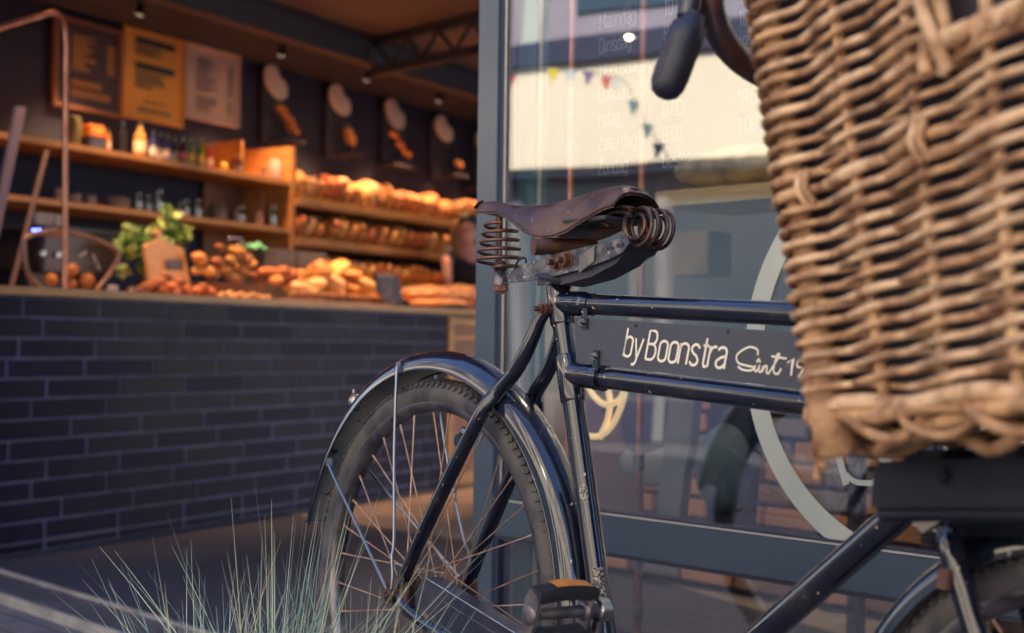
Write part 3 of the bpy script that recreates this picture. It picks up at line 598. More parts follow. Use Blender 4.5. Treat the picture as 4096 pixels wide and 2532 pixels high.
# corner posts wrapped and sticking out below, bottom border
for s_ in (0.,):
    mb = MB(); P_ = [bas_pt(s_, z_, .002) for z_ in (-.052, -.049, -.01, .03, .06, .12, .25, .4, .5)]; mb.tube(P_, [.017, .0215, .0225, .0190, .0150, .012, .012, .012, .011], 14); bas.part('corner_post', mb, M['wickdark'], 60)
    mb = MB(); mb.ell(bas_pt(s_-.004, -.028, .0235), (.005, .004, .008), (E1, E2, E3)); bas.part('post_knot', mb, M['inner'], 60)
    mb = MB(); mb.tube(smoothpath([bas_pt(s_-.01, -.02, .012), bas_pt(s_-.012, -.045, .016), bas_pt(s_+.006, -.062, .020)]), .004, 8); mb.tube(smoothpath([bas_pt(s_-.006, -.035, .012), bas_pt(s_-.010, -.055, .016), bas_pt(s_-.012, -.072, .018)]), .0036, 8); bas.part('loose_twig', mb, M['wickdark'], 60)
for q, (za, r_, o2, am, ph) in enumerate(((-.004, .0080, .006, .004, 0), (-.013, .0078, .006, .004, 2), (-.030, .0075, -.006, .010, 1), (-.040, .0062, -.012, .012, 3.4))):
    mb = MB(); mb.tube([bas_pt(PER0*k/150, za+am*.8*sin(2*pi*k/150*NST/2+ph), (o2 if q < 2 or 5 < k < 146 else -.030)+am*.8*cos(2*pi*k/150*NST/2+ph)) for k in range(150)], r_, 9, closed=True, ref=E3); bas.part('base_rod', mb, M['wickdark'] if q > 1 else M['wick'][q], 60)
for k in range(NST-1):
    s = SPC*(k+.9); j1, j2 = rg.uniform(-.010, .010), rg.uniform(-.012, .004); mb = MB(); mb.tube(smoothpath([bas_pt(s-.058, -.004, .004), bas_pt(s-.02+j1, -.026+j2, .014), bas_pt(s+.030+j1, -.034+j2, .010), bas_pt(s+.075, -.006, -.002)]), rg.uniform(.0040, .0058), 8); bas.part('border_loop', mb, M['wickdark'], 60)
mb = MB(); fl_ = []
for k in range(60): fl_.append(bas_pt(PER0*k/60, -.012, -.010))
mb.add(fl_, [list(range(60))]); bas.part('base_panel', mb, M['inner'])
mb = MB(); mb.grid([[bas_pt(PER0*k/90, z_, -.020) for k in range(90)] for z_ in (0, .12, .24, .36, .5)], closev=True); bas.part('gap_shade_sheet', mb, M['inner'])  # dark sheet behind the weave, standing in for the shade in its gaps
# handle hole: twisted rod wraps on both sides
for s_ in (.209, .332):
    for j in range(3):
        mb = MB(); mb.tube([bas_pt(s_+.010*cos(2.6*q/9+j*2.1), .262+.130*q/14, .010+.010*sin(2.6*q/9*1.2+j*2.1)) for q in range(15)], .0062, 8); bas.part('handle_wrap', mb, M['wick'][j], 60)
for j in range(3):
    mb = MB(); mb.tube([bas_pt(.209+.125*q/16, .286+.006*sin(q*.9+j*2.1), .006+.006*cos(q*.9+j*2.1)) for q in range(17)], .006, 8); bas.part('handle_wrap', mb, M['wick'][j], 60)
for s_, z_, l_ in ((.022, .205, .032), (.178, .212, .034)):
    for j in range(2):
        mb = MB(); mb.tube(smoothpath([bas_pt(s_+.010*j, z_+l_*.5, .010), bas_pt(s_+.010*j, z_, .017), bas_pt(s_+.002+.010*j, z_-l_*.5, .010)]), .0036, 9); bas.part('stake_end', mb, M['wick'][j], 60)

# ================================================================ GROUND, SHOP SHELL
def slab(poly, z0, z1): return MB().prism([V((p.x, p.y, z0)) for p in poly], V((0, 0, z1-z0)))
def struct(name, mb, m, loc=(0, 0, 0), smooth=None): return tag(mb.build(name, m, None, loc, smooth), kind='structure')
def cobblemat():
    m = bpy.data.materials.new('grey brown street cobbles'); m.use_nodes = True; t = m.node_tree; b = t.nodes['Principled BSDF']
    tc = t.nodes.new('ShaderNodeTexCoord'); br = t.nodes.new('ShaderNodeTexBrick'); mp = t.nodes.new('ShaderNodeMapping'); mp.inputs['Rotation'].default_value = (0, 0, .8)
    br.inputs['Scale'].default_value = 1; br.inputs['Brick Width'].default_value = .20; br.inputs['Row Height'].default_value = .10; br.inputs['Mortar Size'].default_value = .006
    br.inputs['Color1'].default_value = (.15, .135, .14, 1); br.inputs['Color2'].default_value = (.10, .10, .125, 1); br.inputs['Mortar'].default_value = (.06, .055, .07, 1)
    t.links.new(tc.outputs['Object'], mp.inputs[0]); t.links.new(mp.outputs[0], br.inputs['Vector']); t.links.new(br.outputs[0], b.inputs['Base Color']); b.inputs['Roughness'].default_value = .8
    bp_ = t.nodes.new('ShaderNodeBump'); bp_.inputs['Strength'].default_value = .6; bp_.inputs['Distance'].default_value = .01; t.links.new(br.outputs['Fac'], bp_.inputs['Height']); bp_.invert = True; t.links.new(bp_.outputs[0], b.inputs['Normal']); return m
g = MB(); g.add([(-60, -60, -.012), (60, -60, -.012), (60, 60, -.012), (-60, 60, -.012)], [(0, 1, 2, 3)]); struct('pavement', g, cobblemat())
FL = [wpt(-4.6, 0, 0), wpt(3.8, 0, 0), wpt(3.8, 7, 0), cpt(10, 3, 0), cpt(-.6, 3, 0)]
# gritty entrance strip near the sill, lighter floor deeper inside
e0 = hit(1413, 2091, V((0, 0, 0)), UZ); e1 = hit(1894, 2165, V((0, 0, 0)), UZ)
dd = (e1-e0).normalized(); 
struct('entrance_paving', slab([wpt(-3.2, -.18, 0), wpt(3.8, -.18, 0), wpt(3.8, .02, 0), e1+dd*.6, e0-dd*.95], -.01, -.003), M['gritty'])
struct('shop_floor', slab([e0-dd*1.0, e1+dd*.6, wpt(3.8, .02, 0), wpt(3.8, 7, 0), cpt(10, 3, 0), cpt(-.6, 3, 0)], -.02, -.005), M['floor'])
st_ = Thing('door_sill', wpt(0, -.27, 0), 'grey metal sill strip crossing the paving by the doorway', 'door sill')
sl = MB(); sl.prism([wpt(-3.4, -.355, -.01), wpt(3.8, -.355, -.01), wpt(3.8, -.195, -.01), wpt(-3.4, -.195, -.01)], V((0, 0, .022))); st_.part('tread', sl, M['sill'])
for o_ in (-.363, -.187): sl = MB(); sl.prism([wpt(-3.4, o_-.007, -.01), wpt(3.8, o_-.007, -.01), wpt(3.8, o_+.007, -.01), wpt(-3.4, o_+.007, -.01)], V((0, 0, .030))); st_.part('edge_rail', sl, mat('bright worn aluminium edge', (.55, .52, .50), .4, metal=.4, col2=(.35, .33, .33), scale=8))
RP = [wpt(-2.7, -.12, 0), wpt(3.9, -.12, 0), wpt(3.9, 7, 0), cpt(10, 3, 0), cpt(-.6, 3, 0), cpt(-.6, .3, 0)]
struct('ceiling', slab(RP, 2.61, 2.66), M['ceil'])
struct('sun_block_roof', slab([p+V((0, 0, 0)) for p in RP], 2.663, 4.4), M['walldark'])  # unseen upper mass, its height set so the shadow covers the bicycle
struct('header_beam', slab([wpt(-2.7, -.10, 0), wpt(3.9, -.10, 0), wpt(3.9, .10, 0), wpt(-2.7, .10, 0)], 2.42, 2.606), M['steeldark'])
struct('back_wall', slab([cpt(-.6, 1.9, 0), cpt(7.6, 1.9, 0), cpt(7.6, 2.1, 0), cpt(-.6, 2.1, 0)], 0, 2.606), M['walldark'])
struct('sun_block_side_wall', slab([cpt(-.6, -.02, 0), cpt(-.5, -.02, 0), cpt(-.5, 1.897, 0), cpt(-.6, 1.897, 0)], 0, 2.606), M['walldark'])  # unseen wall, closes the shop shell to block the sun
struct('end_wall', slab([cpt(7.5, -3, 0), cpt(7.6, -3, 0), cpt(7.6, 1.897, 0), cpt(7.5, 1.897, 0)], 0, 2.606), M['walldark'])
M['umber'] = mat('dark plaster partition', (.034, .036, .060), .8, col2=(.055, .048, .062), scale=1.6)
struct('partition_wall', slab([wpt(-1.75, 1.7, 0), wpt(3.9, 1.7, 0), wpt(3.9, 1.8, 0), wpt(-1.75, 1.8, 0)], 0, 2.606), M['umber'])
struct('right_wall', slab([wpt(3.8, 0.0, 0), wpt(3.9, .0, 0), wpt(3.9, 1.697, 0), wpt(3.8, 1.697, 0)], 0, 2.42), M['walldark'])

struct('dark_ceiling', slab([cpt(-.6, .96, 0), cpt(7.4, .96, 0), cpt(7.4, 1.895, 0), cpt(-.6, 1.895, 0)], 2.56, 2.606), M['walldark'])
# ---- ceiling steel
def ibeam(mb, a, b, z0, z1, fw, web=.012, fl=.014):
    d_ = (b-a).normalized(); sd2 = d_.cross(UZ); L = (b-a).length; c = (a+b)/2; ax = (d_, sd2, UZ)
    mb.box(c+UZ*(z0+fl/2), (L, fw, fl), ax); mb.box(c+UZ*(z1-fl/2), (L, fw, fl), ax); mb.box(c+UZ*((z0+z1)/2), (L, web, z1-z0-2*fl), ax)
mb = MB(); ibeam(mb, cpt(-.4, .90, 0), cpt(7.4, .90, 0), 2.43, 2.60, .09); 
solo('ceiling_beam', mb, M['steeldark'], cpt(3.5, .9, 2.44), 'long dark steel beam under the ceiling, running above the bread shelves', 'steel beam')
t0 = V((-.85, 8.57, 0)); tr = Thing('lattice_girder', t0+V((0, 0, 2.38)), 'dark steel lattice girder with zigzag bars under the tan ceiling', 'girder')
mb = MB(); ax = (WD, WN, UZ); Lg = 5.2
mb.box(t0+WD*Lg/2+UZ*2.585, (Lg, .06, .055), ax); mb.box(t0+WD*(Lg/2)+UZ*2.40, (Lg, .06, .055), ax); tr.part('chord', mb, M['steeldark'])
zz = .02; k = 0
while zz < Lg-.2:
    mb = MB(); za, zb = (2.42, 2.565) if k % 2 else (2.565, 2.42); mb.tube([t0+WD*zz+UZ*za, t0+WD*(zz+.145)+UZ*zb], .013, 8); tr.part('zigzag_bar', mb, M['steeldark']); zz += .145; k += 1

# ---- spot lamps inside (lit)
M['lampglow'] = mat('glowing lamp face', (1, .8, .5), .5, emit=(1, .62, .3), estr=12)
def spot(P, aim, W, ang, lab, size=.06, colr=(1, .50, .22)):
    P = V(P); aim = V(aim); dd = (aim-P).normalized(); th = Thing('spot_lamp', P, lab, 'lamp', 'spot lamps on the shop ceiling')
    mb = MB(); mb.lathe([(0, -.04), (.018, -.04), (.022, -.03), (.027, .03), (.025, .03), (.020, -.024), (0, -.028)], P, dd, 18); mb.tube([P-dd*.035, V((P.x, P.y, 2.556))], .006, 8); th.part('housing', mb, M['steeldark'], 40)
    mb = MB(); mb.lathe([(0, .016), (.021, .016), (.021, .020), (0, .020)], P, dd, 18); th.part('bulb', mb, M['lampglow'])
    l = bpy.data.lights.new('spot_light', 'SPOT'); l.energy = W; l.spot_size = radians(ang); l.spot_blend = .7; l.color = colr; l.shadow_soft_size = size
    o = bpy.data.objects.new('spot_light', l); COL.objects.link(o); o.parent = th.o; o.location = dd*.06; o.rotation_euler = (-dd).to_track_quat('Z', 'Y').to_euler()
for i, (t_, wgt) in enumerate(((.9, 50), (2.0, 60), (3.2, 52), (4.1, 54), (5.0, 54), (5.9, 50))):
    spot(cpt(t_+.1, 1.40, 2.525), cpt(t_, 1.58, 1.5), wgt, 80, '%s spot lamp from the left in the row over the back shelves' % ORD[i])
for i, (t_, wgt) in enumerate(((.75, 36), (1.5, 60), (2.2, 70), (2.9, 80))):
    spot(cpt(min(t_-.35, 2.1), .10, 2.53), cpt(t_+.05, .30, .95), wgt, 62, '%s spot lamp from the left in the row over the counter' % ORD[i])
spot(cpt(3.7, -.5, 2.5), cpt(3.3, -.4, 0), 40, 46, 'spot lamp shining on the floor beside the oak cabinet')
spot(wpt(.65, .20, 2.5), wpt(.6, .6, 1.0), 22, 120, 'added unseen spot lamp brightening the loaf shelf behind the glass door', colr=(1, .78, .55))  # added lamp above the view, there to brighten the loaf and its shelf
spot(wpt(-.5, .9, 2.5), wpt(-.5, 1.35, .2), 90, 70, 'spot lamp over the brick corner behind the door post', colr=(1, .70, .42))

# ================================================================ BRICK COUNTER
cn = Thing('brick_counter', cpt(1.3, .3, 0), 'long shop counter faced in black bricks under a thick wooden top', 'counter')
T0, T1 = -.45, 2.975
mb = MB(); mb.prism([cpt(T0, -.0005, 0), cpt(T1, -.0005, 0), cpt(T1, .55, 0), cpt(T0, .55, 0)], V((0, 0, .925))); cn.part('mortar_core', mb, M['mortar'])
mb = MB(); H = .0735; zt = .9195; fz = [534, 168, 318, 135, 43, 345, 230, 525, 60, 345, 230, 460]; ax = (CD, CN, UZ)
yrow = [1240, 1310, 1390, 1470, 1560, 1640, 1720, 1800, 1890, 1960, 2040, 2110]
r2 = random.Random(2)
for i in range(14):
    ztop = zt-(i-1)*H; zb = ztop-H
    if i < 12: tj = ct(fz[i]*.5315, yrow[i], 0)[0] % .37
    else: tj = .2
    t = T0-.37+((tj-T0) % .37)
    ztop_ = min(ztop, .925)-.004; zb_ = max(zb, 0)+.004
    if ztop_-zb_ < .01: continue
    while t < T1:
        a, b = max(t+.0055, T0), min(t+.3645, T1-.001)
        if b-a > .015: mb.box(cpt((a+b)/2, .003+r2.uniform(-.0010, .0010), (ztop_+zb_)/2), (b-a, .012, ztop_-zb_), ax, bev=.0022, mi=r2.choice((0, 0, 0, 1, 1, 2)))
        t += .37
cn.part('brick_facing', mb, [M['brick'], mat('black glazed brick, duller', (.013, .0145, .032), .5, col2=(.019, .019, .037), scale=14, bump=.35, bscale=25, spec=.12), mat('black glazed brick, darker', (.010, .011, .026), .40, col2=(.015, .015, .031), scale=7, bump=.3, bscale=25, spec=.12)])
mb = MB(); mb.box(cpt((T0+3.0)/2+.0, .28, .941), (3.0-T0+.02, .60, .030), ax, bev=.003); cn.part('wooden_top', mb, M['counterwood'])
oc = Thing('oak_cabinet', cpt(3.4, .3, 0), 'tall oak cabinet standing at the far end of the brick counter', 'cabinet')
mb = MB(); mb.prism([cpt(3.02, .02, 0), cpt(4.3, .02, 0), cpt(4.3, .55, 0), cpt(3.02, .55, 0)], V((0, 0, .92))); oc.part('cabinet_body', mb, mat('warm brown cabinet panel', (.34, .15, .075), .5, col2=(.26, .11, .055), scale=5, stretch=(4, 4, .6)))
mb = MB()
for t_ in (2.99, 3.62, 4.28): mb.box(cpt(t_+.02, .005, .455), (.045, .03, .91), ax, bev=.002)
mb.box(cpt(3.32, .007, .885), (.58, .024, .035), ax); mb.box(cpt(3.32, .007, .03), (.58, .024, .06), ax); mb.box(cpt(3.32, .007, .80), (.58, .02, .02), ax); oc.part('frame', mb, M['shelfwood'])
mb = MB(); mb.box(cpt(3.66, .28, .941), (1.32, .60, .030), ax, bev=.003); oc.part('cabinet_top', mb, M['counterwood'])

# ================================================================ WALL SHELVES
def shelfz(z): return z
sh = Thing('wall_shelf_unit', cpt(2.4, 1.7, 1.46), 'wooden wall shelves for bottles and crockery, left of the bread shelves', 'shelves')
W_ = M['shelfwood']
mb = MB(); mb.box(cpt(1.65, 1.69, 1.752), (3.76, .39, .030), ax, bev=.002); sh.part('shelf', mb, W_)
mb = MB(); mb.box(cpt(1.65, 1.69, 1.455), (3.76, .39, .028), ax, bev=.002); sh.part('shelf', mb, W_)
mb = MB(); mb.box(cpt(3.545, 1.69, 1.60), (.032, .405, .76), ax, bev=.002); sh.part('side_panel', mb, W_)
mb = MB(); mb.box(cpt(3.14, 1.72, 1.87), (.022, .32, .20), ax, bev=.002); sh.part('divider', mb, W_)
mb = MB(); mb.box(cpt(3.34, 1.87, 1.62), (.38, .02, .66), ax); sh.part('back_panel', mb, mat('brown back board', (.24, .11, .06), .6, col2=(.16, .075, .045), scale=4))
bs = Thing('bread_shelf_unit', cpt(4.6, 1.7, 1.2), 'long wooden bread shelves full of loaves on the back wall', 'shelves')
for z_, d_, nm in ((1.648, .40, 0), (1.40, .40, 1), (1.16, .44, 2)):
    mb = MB(); t_e = (6.9, 6.0, 6.0)[nm]
    mb.box(cpt((3.565+t_e)/2, 1.88-d_/2+.0, z_-.015), (t_e-3.565, d_, .030), (CD, CN, UZ), bev=.002); mb.box(cpt((3.565+t_e)/2, 1.88-d_-.008, z_+.004), (t_e-3.565, .016, .05 if nm == 0 else .036), ax, bev=.002); bs.part('shelf', mb, W_)

def loafmat(n, a, b): return mat(n, a, .55, col2=tuple(c*.8 for c in b), scale=26, lo=.42, hi=.60, bump=.6, bscale=60, specks=tuple(min(1, c*1.15) for c in a), spscale=30, spth=.60)
BRD = [loafmat('golden crust', (.72, .34, .11), (.50, .19, .06)), loafmat('pale floury crust', (.80, .52, .28), (.62, .33, .13)), loafmat('reddish crust', (.62, .21, .08), (.42, .13, .05)), loafmat('yellow crust', (.80, .46, .15), (.55, .26, .08))]
def loaf(P, rad, ax_, m, lab, group, cat='bread', name='bread_loaf', seed=0, score=True):
    mb = MB(); mb.ell(P, rad, ax_, 10, 14, noise=.055, seed=seed)
    o = solo(name, mb, m, P-UZ*rad[2], lab, cat, group, 60); return o
tl_ = (CD*.1+UZ*1).normalized()
rr_ = random.Random(11); CRN = ['golden', 'pale floury', 'reddish', 'yellow']
for row, (z_, t_a, t_b, st, nm, hgt) in enumerate(((1.652, 3.63, 6.6, .098, 'upper', .092), (1.404, 3.62, 5.75, .105, 'middle', .078), (1.164, 3.9, 5.85, .098, 'lowest', .072))):
    t = t_a; n = 0
    while t < t_b and n < 28:
        mi = rr_.choice((0, 0, 0, 3, 1, 2)); hh = hgt*rr_.uniform(.82, 1.15); ww = .056*rr_.uniform(.9, 1.15)
        if row == 1 and n in (3, 8, 15): t += .05
        loaf(cpt(t, 1.60, z_+hh), (ww, .15, hh), ((CD+UZ*rr_.uniform(-.12, .12)).normalized(), (CN+UZ*.18).normalized(), UZ), BRD[mi], '%s loaf from the shelf upright on the %s bread shelf, %s crust' % (ORD[n], nm, CRN[mi]), 'bread loaves lined up on the %s bread shelf' % nm, seed=row*40+n); n += 1; t += st*rr_.uniform(.9, 1.12)
for n, (t_, z_, mi) in enumerate(((4.06, 1.80, 1), (3.98, 1.52, 2))):
    loaf(cpt(t_, 1.58, z_), (.055, .15, .05), ((CD*.8+UZ*.6).normalized(), CN, (UZ*.8-CD*.6).normalized()), BRD[mi], ('pale loaf lying across the tops of the row on the upper bread shelf', 'reddish loaf tilted over its neighbours on the middle bread shelf')[n], None, seed=99+n)
for n, (x, y) in enumerate(((1275, 712), (1516, 757), (1815, 822))):
    P = chit(x, y, 1.47); mb = MB(); mb.box(P, (.050, .006, .034), ax, bev=.001); mb.tube([P-UZ*.014, P-UZ*.10], .002, 6)
    solo('price_tag', mb, M['steeldark'], P-UZ*.1, 'small black price tag among the upper loaves, %s from the shelf upright' % ORD[n], 'price tag', 'black price tags in the bread')

# ================================================================ MENU BOARDS
def board(qx, qy, qx2, qy2, lab, face, frame, fw, draw=None, off=1.86):
    t0_, z1_ = ct(qx, qy, off); t1_, z0_ = ct(qx2, qy2, off); th = Thing('menu_board', cpt((t0_+t1_)/2, off, z0_), lab, 'menu board', 'menu boards over the bottle shelf')
    mb = MB(); mb.box(cpt((t0_+t1_)/2, off+.012, (z0_+z1_)/2), (t1_-t0_, .02, z1_-z0_), ax, bev=.002); th.part('panel', mb, face)
    mb = MB(); tc_, zc_ = (t0_+t1_)/2, (z0_+z1_)/2
    for a, b, c_, d_ in ((tc_, z1_, t1_-t0_+fw, fw), (tc_, z0_, t1_-t0_+fw, fw)): mb.box(cpt(a, off, b), (c_, .03, d_), ax)
    for a in (t0_, t1_): mb.box(cpt(a, off+.001, zc_), (fw, .028, z1_-z0_-fw), ax)
    th.part('frame', mb, frame)
    if draw:
        mb = MB(); rg2 = random.Random(len(lab)); w2, h2 = t1_-t0_, z1_-z0_
        for (u0, v0, u1, v1, kind) in draw:
            if kind == 'bar': mb.box(cpt(t0_+w2*(u0+u1)/2, off-.001, z1_-h2*(v0+v1)/2), (w2*(u1-u0), .006, h2*(v1-v0)), ax)
            else:
                v = v0
                while v < v1:
                    L = (u1-u0)*rg2.uniform(.45, 1) if kind == 'txt' else (u1-u0)
                    mb.box(cpt(t0_+w2*(u0+L/2), off-.0005, z1_-h2*v), (w2*L, .005, h2*.012), ax); v += .028
        th.part('writing', mb, draw_m[lab])
draw_m = {}
bk1 = mat('black menu face', (.05, .035, .05), .6); yl = mat('yellow menu face', (.86, .45, .10), .6, col2=(.80, .40, .08), scale=3); pk = mat('pale pinkish menu face', (.56, .47, .43), .6, col2=(.50, .42, .39), scale=3)
L1 = 'black menu board with yellow rows of writing and a brown frame'; L2 = 'bright yellow menu board with two black headline bars'; L3 = 'pale menu board with grey writing, nearest the hanging displays'
draw_m[L1] = mat('yellow chalk writing', (.55, .33, .10), .7); draw_m[L2] = mat('dark menu writing', (.05, .04, .06), .7); draw_m[L3] = mat('grey menu writing', (.22, .15, .15), .7)
board(222, 62, 474, 464, L1, bk1, mat('brown board frame', (.22, .11, .07), .6), .022, [(.26, .16, .62, .58, 'txt'), (.80, .2, .92, .56, 'col'), (.25, .68, .72, .74, 'col'), (.25, .80, .86, .86, 'col')])
board(496, 93, 724, 508, L2, yl, yl, .012, [(.20, .10, .86, .17, 'bar'), (.2, .20, .72, .30, 'txt'), (.20, .38, .86, .45, 'bar'), (.2, .48, .75, .66, 'txt'), (.35, .80, .72, .82, 'txt'), (.25, .88, .80, .91, 'col')])
board(744, 171, 950, 508, L3, pk, pk, .014, [(.2, .16, .62, .62, 'txt'), (.80, .2, .90, .62, 'col'), (.2, .68, .60, .88, 'txt'), (.80, .7, .9, .86, 'col')])

# ---- hanging displays: black back board, cream bean-shaped disc, little shelf with breads
DM = mat('cream bean shaped sign', (.74, .66, .58), .6)
disp = [((1050, 390), (1125, 568), (1100, 330), (100, 138), [(1130, 440, 28), (1155, 480, 32), (1170, 516, 34)], 'three round buns stacked', (1125, 1205, 548)),
        ((1303, 430), (1390, 632), (1357, 400), (92, 122), [(1400, 545, 0)], 'one long pale loaf', (1385, 1450, 600)),
        ((1530, 480), (1620, 645), (1578, 457), (82, 118), [(1575, 540, 20), (1600, 580, 20), (1625, 615, 22)], 'a chain of small brown rolls', (1560, 1660, 648)),
        ((1725, 540), (1795, 712), (1773, 515), (76, 104), [(1834, 658, 0)], 'one small golden bun', (1800, 1862, 690)),
        ((1893, 600), (1955, 760), (1935, 575), (70, 100), [(1985, 705, 0)], 'a brown bun half behind the door post', (1900, 1965, 745))]
for n, (p0, p1, dc, dsz, buns, tx, shf) in enumerate(disp):
    O_ = 1.86; ta, za = ct(*p0, O_); tb, zb = ct(*p1, O_); tc_, zc = ct(*dc, O_-.03); k_ = abs(ct(dc[0], dc[1]+100, O_)[1]-zc)/100; kt = (ct(dc[0]+50, dc[1], O_)[0]-ct(dc[0]-50, dc[1], O_)[0])/100
    th = Thing('bread_display', cpt(tc_, O_, zb), 'black wall display with cream bean-shaped sign holding %s' % tx, 'wall display', 'wall displays above the bread shelves')
    mb = MB(); mb.box(cpt((ta+tb)/2, O_+.01, (za+zb)/2+.05), (tb-ta, .03, abs(za-zb)+.14), ax); th.part('back_board', mb, M['steeldark'])
    mb = MB(); pl = []
    for i in range(40):
        a = 2*pi*i/40; r = 1-.42*math.exp(-((a-.62)/.34)**2); x = cos(a)*r; y = sin(a)*r; sh_ = .30
        pl.append(cpt(tc_+kt*dsz[0]/2*(x*.82-y*.34), O_-.045, zc+k_*dsz[1]/2*(y)))
    mb.prism(pl, CN*-.02); th.part('bean_disc', mb, DM, 30)
    s0, s1_ = ct(shf[0], shf[2], O_-.1)[0], ct(shf[1], shf[2], O_-.1)[0]; zs = ct(shf[0], shf[2], O_-.1)[1]
    mb = MB(); mb.box(cpt((s0+s1_)/2, O_-.06, zs-.012), (s1_-s0, .16, .014), ax); th.part('small_shelf', mb, M['steeldark'])
    for j, (bx, by, br_) in enumerate(buns):
        P = chit(bx, by, O_-.09)
        if br_: rad = (br_*kt*.72, .04, br_*k_*.66)
        else: rad = (.045, .04, .075) if n == 1 else (.042, .035, .036)
        la = ('round bun in the first wall display, %s from the top', 'long pale loaf standing in the second wall display', 'small brown roll in the third wall display, %s from the top', 'small golden bun in the fourth wall display', 'brown bun in the wall display beside the door post')[n]
        loaf(P, rad, ((CD-UZ*.35).normalized(), CN, (UZ+CD*-.35).normalized()), BRD[3 if n in (1, 3) else 0], la % ORD[j] if '%' in la else la, 'model breads in the wall displays', name='bread_bun' if n != 1 else 'bread_loaf', seed=200+n*5+j)

# ================================================================ BOTTLES, JARS, CROCKERY ON THE SHELVES
def lat(prof, P, m, name, lab, cat, group, n=16): mb = MB(); mb.lathe(prof, P, UZ, n); return solo(name, mb, m, P, lab, cat, group, 45)
def cm(n, c, r=.3, c2=None): return mat(n, c, r, col2=c2, scale=30) if c2 else mat(n, c, r)
def bottle(x, y0, y1, off, zb, rpx, m, lab, lm=None, capm=None):
    P = chit(x, y1, off); P.z = zb; k_ = abs(chit(x, y0, off).z-chit(x, y1, off).z); h = k_; r = rpx*(P.y/FPX)
    th = Thing('bottle', P, lab, 'bottle', 'bottles on the upper shelf')
    mb = MB(); mb.lathe([(0, 0), (r, .002), (r, h*.55), (r*.92, h*.63), (r*.42, h*.76), (r*.36, h*.93), (0, h*.93)], P, UZ, 16); th.part('body', mb, m, 45)
    mb = MB(); mb.lathe([(0, h*.90), (r*.42, h*.90), (r*.42, h), (0, h)], P, UZ, 12); th.part('cap', mb, capm or M['chrome'], 45)
    if lm: mb = MB(); mb.lathe([(r*1.03, h*.14), (r*1.03, h*.46)], P, UZ, 16); th.part('paper_label', mb, lm, 45)
gl_d = cm('dark bottle glass', (.02, .025, .035), .08); gl_a = cm('amber bottle glass', (.35, .20, .07), .12); gl_b = cm('blue bottle glass', (.04, .06, .22), .1); gl_g = cm('green bottle glass', (.14, .30, .05), .12); gl_y = cm('yellow bottle glass', (.62, .50, .08), .15); gl_r = cm('red bottle', (.60, .07, .05), .2)
pap = cm('pale paper label', (.80, .66, .55), .6); papw = cm('white printed label', (.75, .73, .70), .6, (.35, .35, .45)); papy = cm('yellow label', (.75, .58, .12), .6)
ZU = 1.767; OF = 1.56
bottle(430, 500, 592, OF, ZU, 13, gl_a, 'small amber bottle with pale label beside the yellow tin', pap)
bottle(490, 468, 598, OF, ZU, 14, gl_d, 'tall black bottle just left of the big amber bottle')
bottle(560, 468, 607, OF, ZU, 26, gl_a, 'big amber bottle with a pale label under the yellow menu board', pap)
bottle(612, 500, 615, OF, ZU, 14, gl_b, 'blue bottle with white label next to the big amber bottle', papw)
bottle(640, 505, 622, 1.62, ZU, 14, gl_b, 'second blue bottle from the big amber bottle', papw)
bottle(668, 520, 626, OF, ZU, 13, gl_b, 'blue bottle in the middle of the blue group, white label turned aside', papw)
bottle(697, 525, 632, 1.60, ZU, 13, gl_b, 'last blue bottle, beside the red and black bottle', papw)
bottle(730, 530, 636, OF, ZU, 14, gl_d, 'black bottle with a red label between the blue and green bottles', gl_r)
bottle(765, 528, 640, OF, ZU, 12, gl_g, 'green bottle with yellow label beside the black bottle', papy)
bottle(803, 535, 648, OF, ZU, 13, gl_g, 'green and yellow bottle next to the red one', papy)
bottle(838, 562, 655, OF, ZU, 13, gl_r, 'small red bottle with a pale label, last before the glass jars', pap)
th = Thing('tin', chit(365, 560, 1.58), 'red and yellow tin standing near the copper pole on the upper shelf', 'tin'); P = chit(365, 560, 1.58); P.z = ZU
mb = MB(); mb.box(P+UZ*.03, (.12, .10, .06), ax, bev=.006); th.part('tin_body', mb, cm('blue tin', (.05, .07, .12), .4)); mb = MB(); mb.box(P+UZ*.095, (.115, .095, .068), ax, bev=.008); th.part('yellow_lid', mb, cm('yellow tin', (.80, .42, .06), .4, (.75, .15, .05)))
mb = MB(); P = chit(295, 555, 1.6); P.z = ZU; mb.lathe([(0, 0), (.035, 0), (.04, .12), (.03, .16), (0, .17)], P, UZ); solo('canister', mb, cm('olive canister', (.12, .11, .05), .4), P, 'olive canister at the left end of the upper shelf', 'canister', smooth=40)
mb = MB(); P = chit(894, 670, 1.55); P.z = ZU; mb.ell(P+UZ*.026, (.026, .026, .026)); solo('lemon', mb, cm('yellow lemon', (.80, .62, .06), .5), P, 'yellow lemon lying on the upper shelf before the glass jar', 'lemon', smooth=60)
def jar(x, y0, y1, off, zb, rpx, lab, name='glass_jar', cat='jar', m=None, grp='glasses and jars on the shelves'):
    P = chit(x, y1, off); P.z = zb; h = abs(chit(x, y0, off).z-chit(x, y1, off).z); r = rpx*(P.y/FPX); mb = MB()
    mb.lathe([(0, .004), (r*.9, .004), (r, h*.1), (r, h*.8), (r*.8, h*.92), (r*.84, h), (r*.80, h), (r*.76, h*.92), (r*.94, h*.78), (r*.94, h*.12), (0, .010)], P, UZ, 18); return solo(name, mb, m or M['jar'], P, lab, cat, grp, 45)
whitep = cm('white crockery', (.40, .38, .40), .3); 
jar(948, 612, 672, 1.58, ZU, 26, 'wide glass jar beside the lemon on the upper shelf'); jar(1052, 640, 690, 1.6, ZU, 14, 'small glass in the divided box of the upper shelf'); jar(1100, 615, 700, 1.58, ZU, 25, 'glass bowl nearest the shelf upright in the upper box', m=whitep)
ZM = 1.470
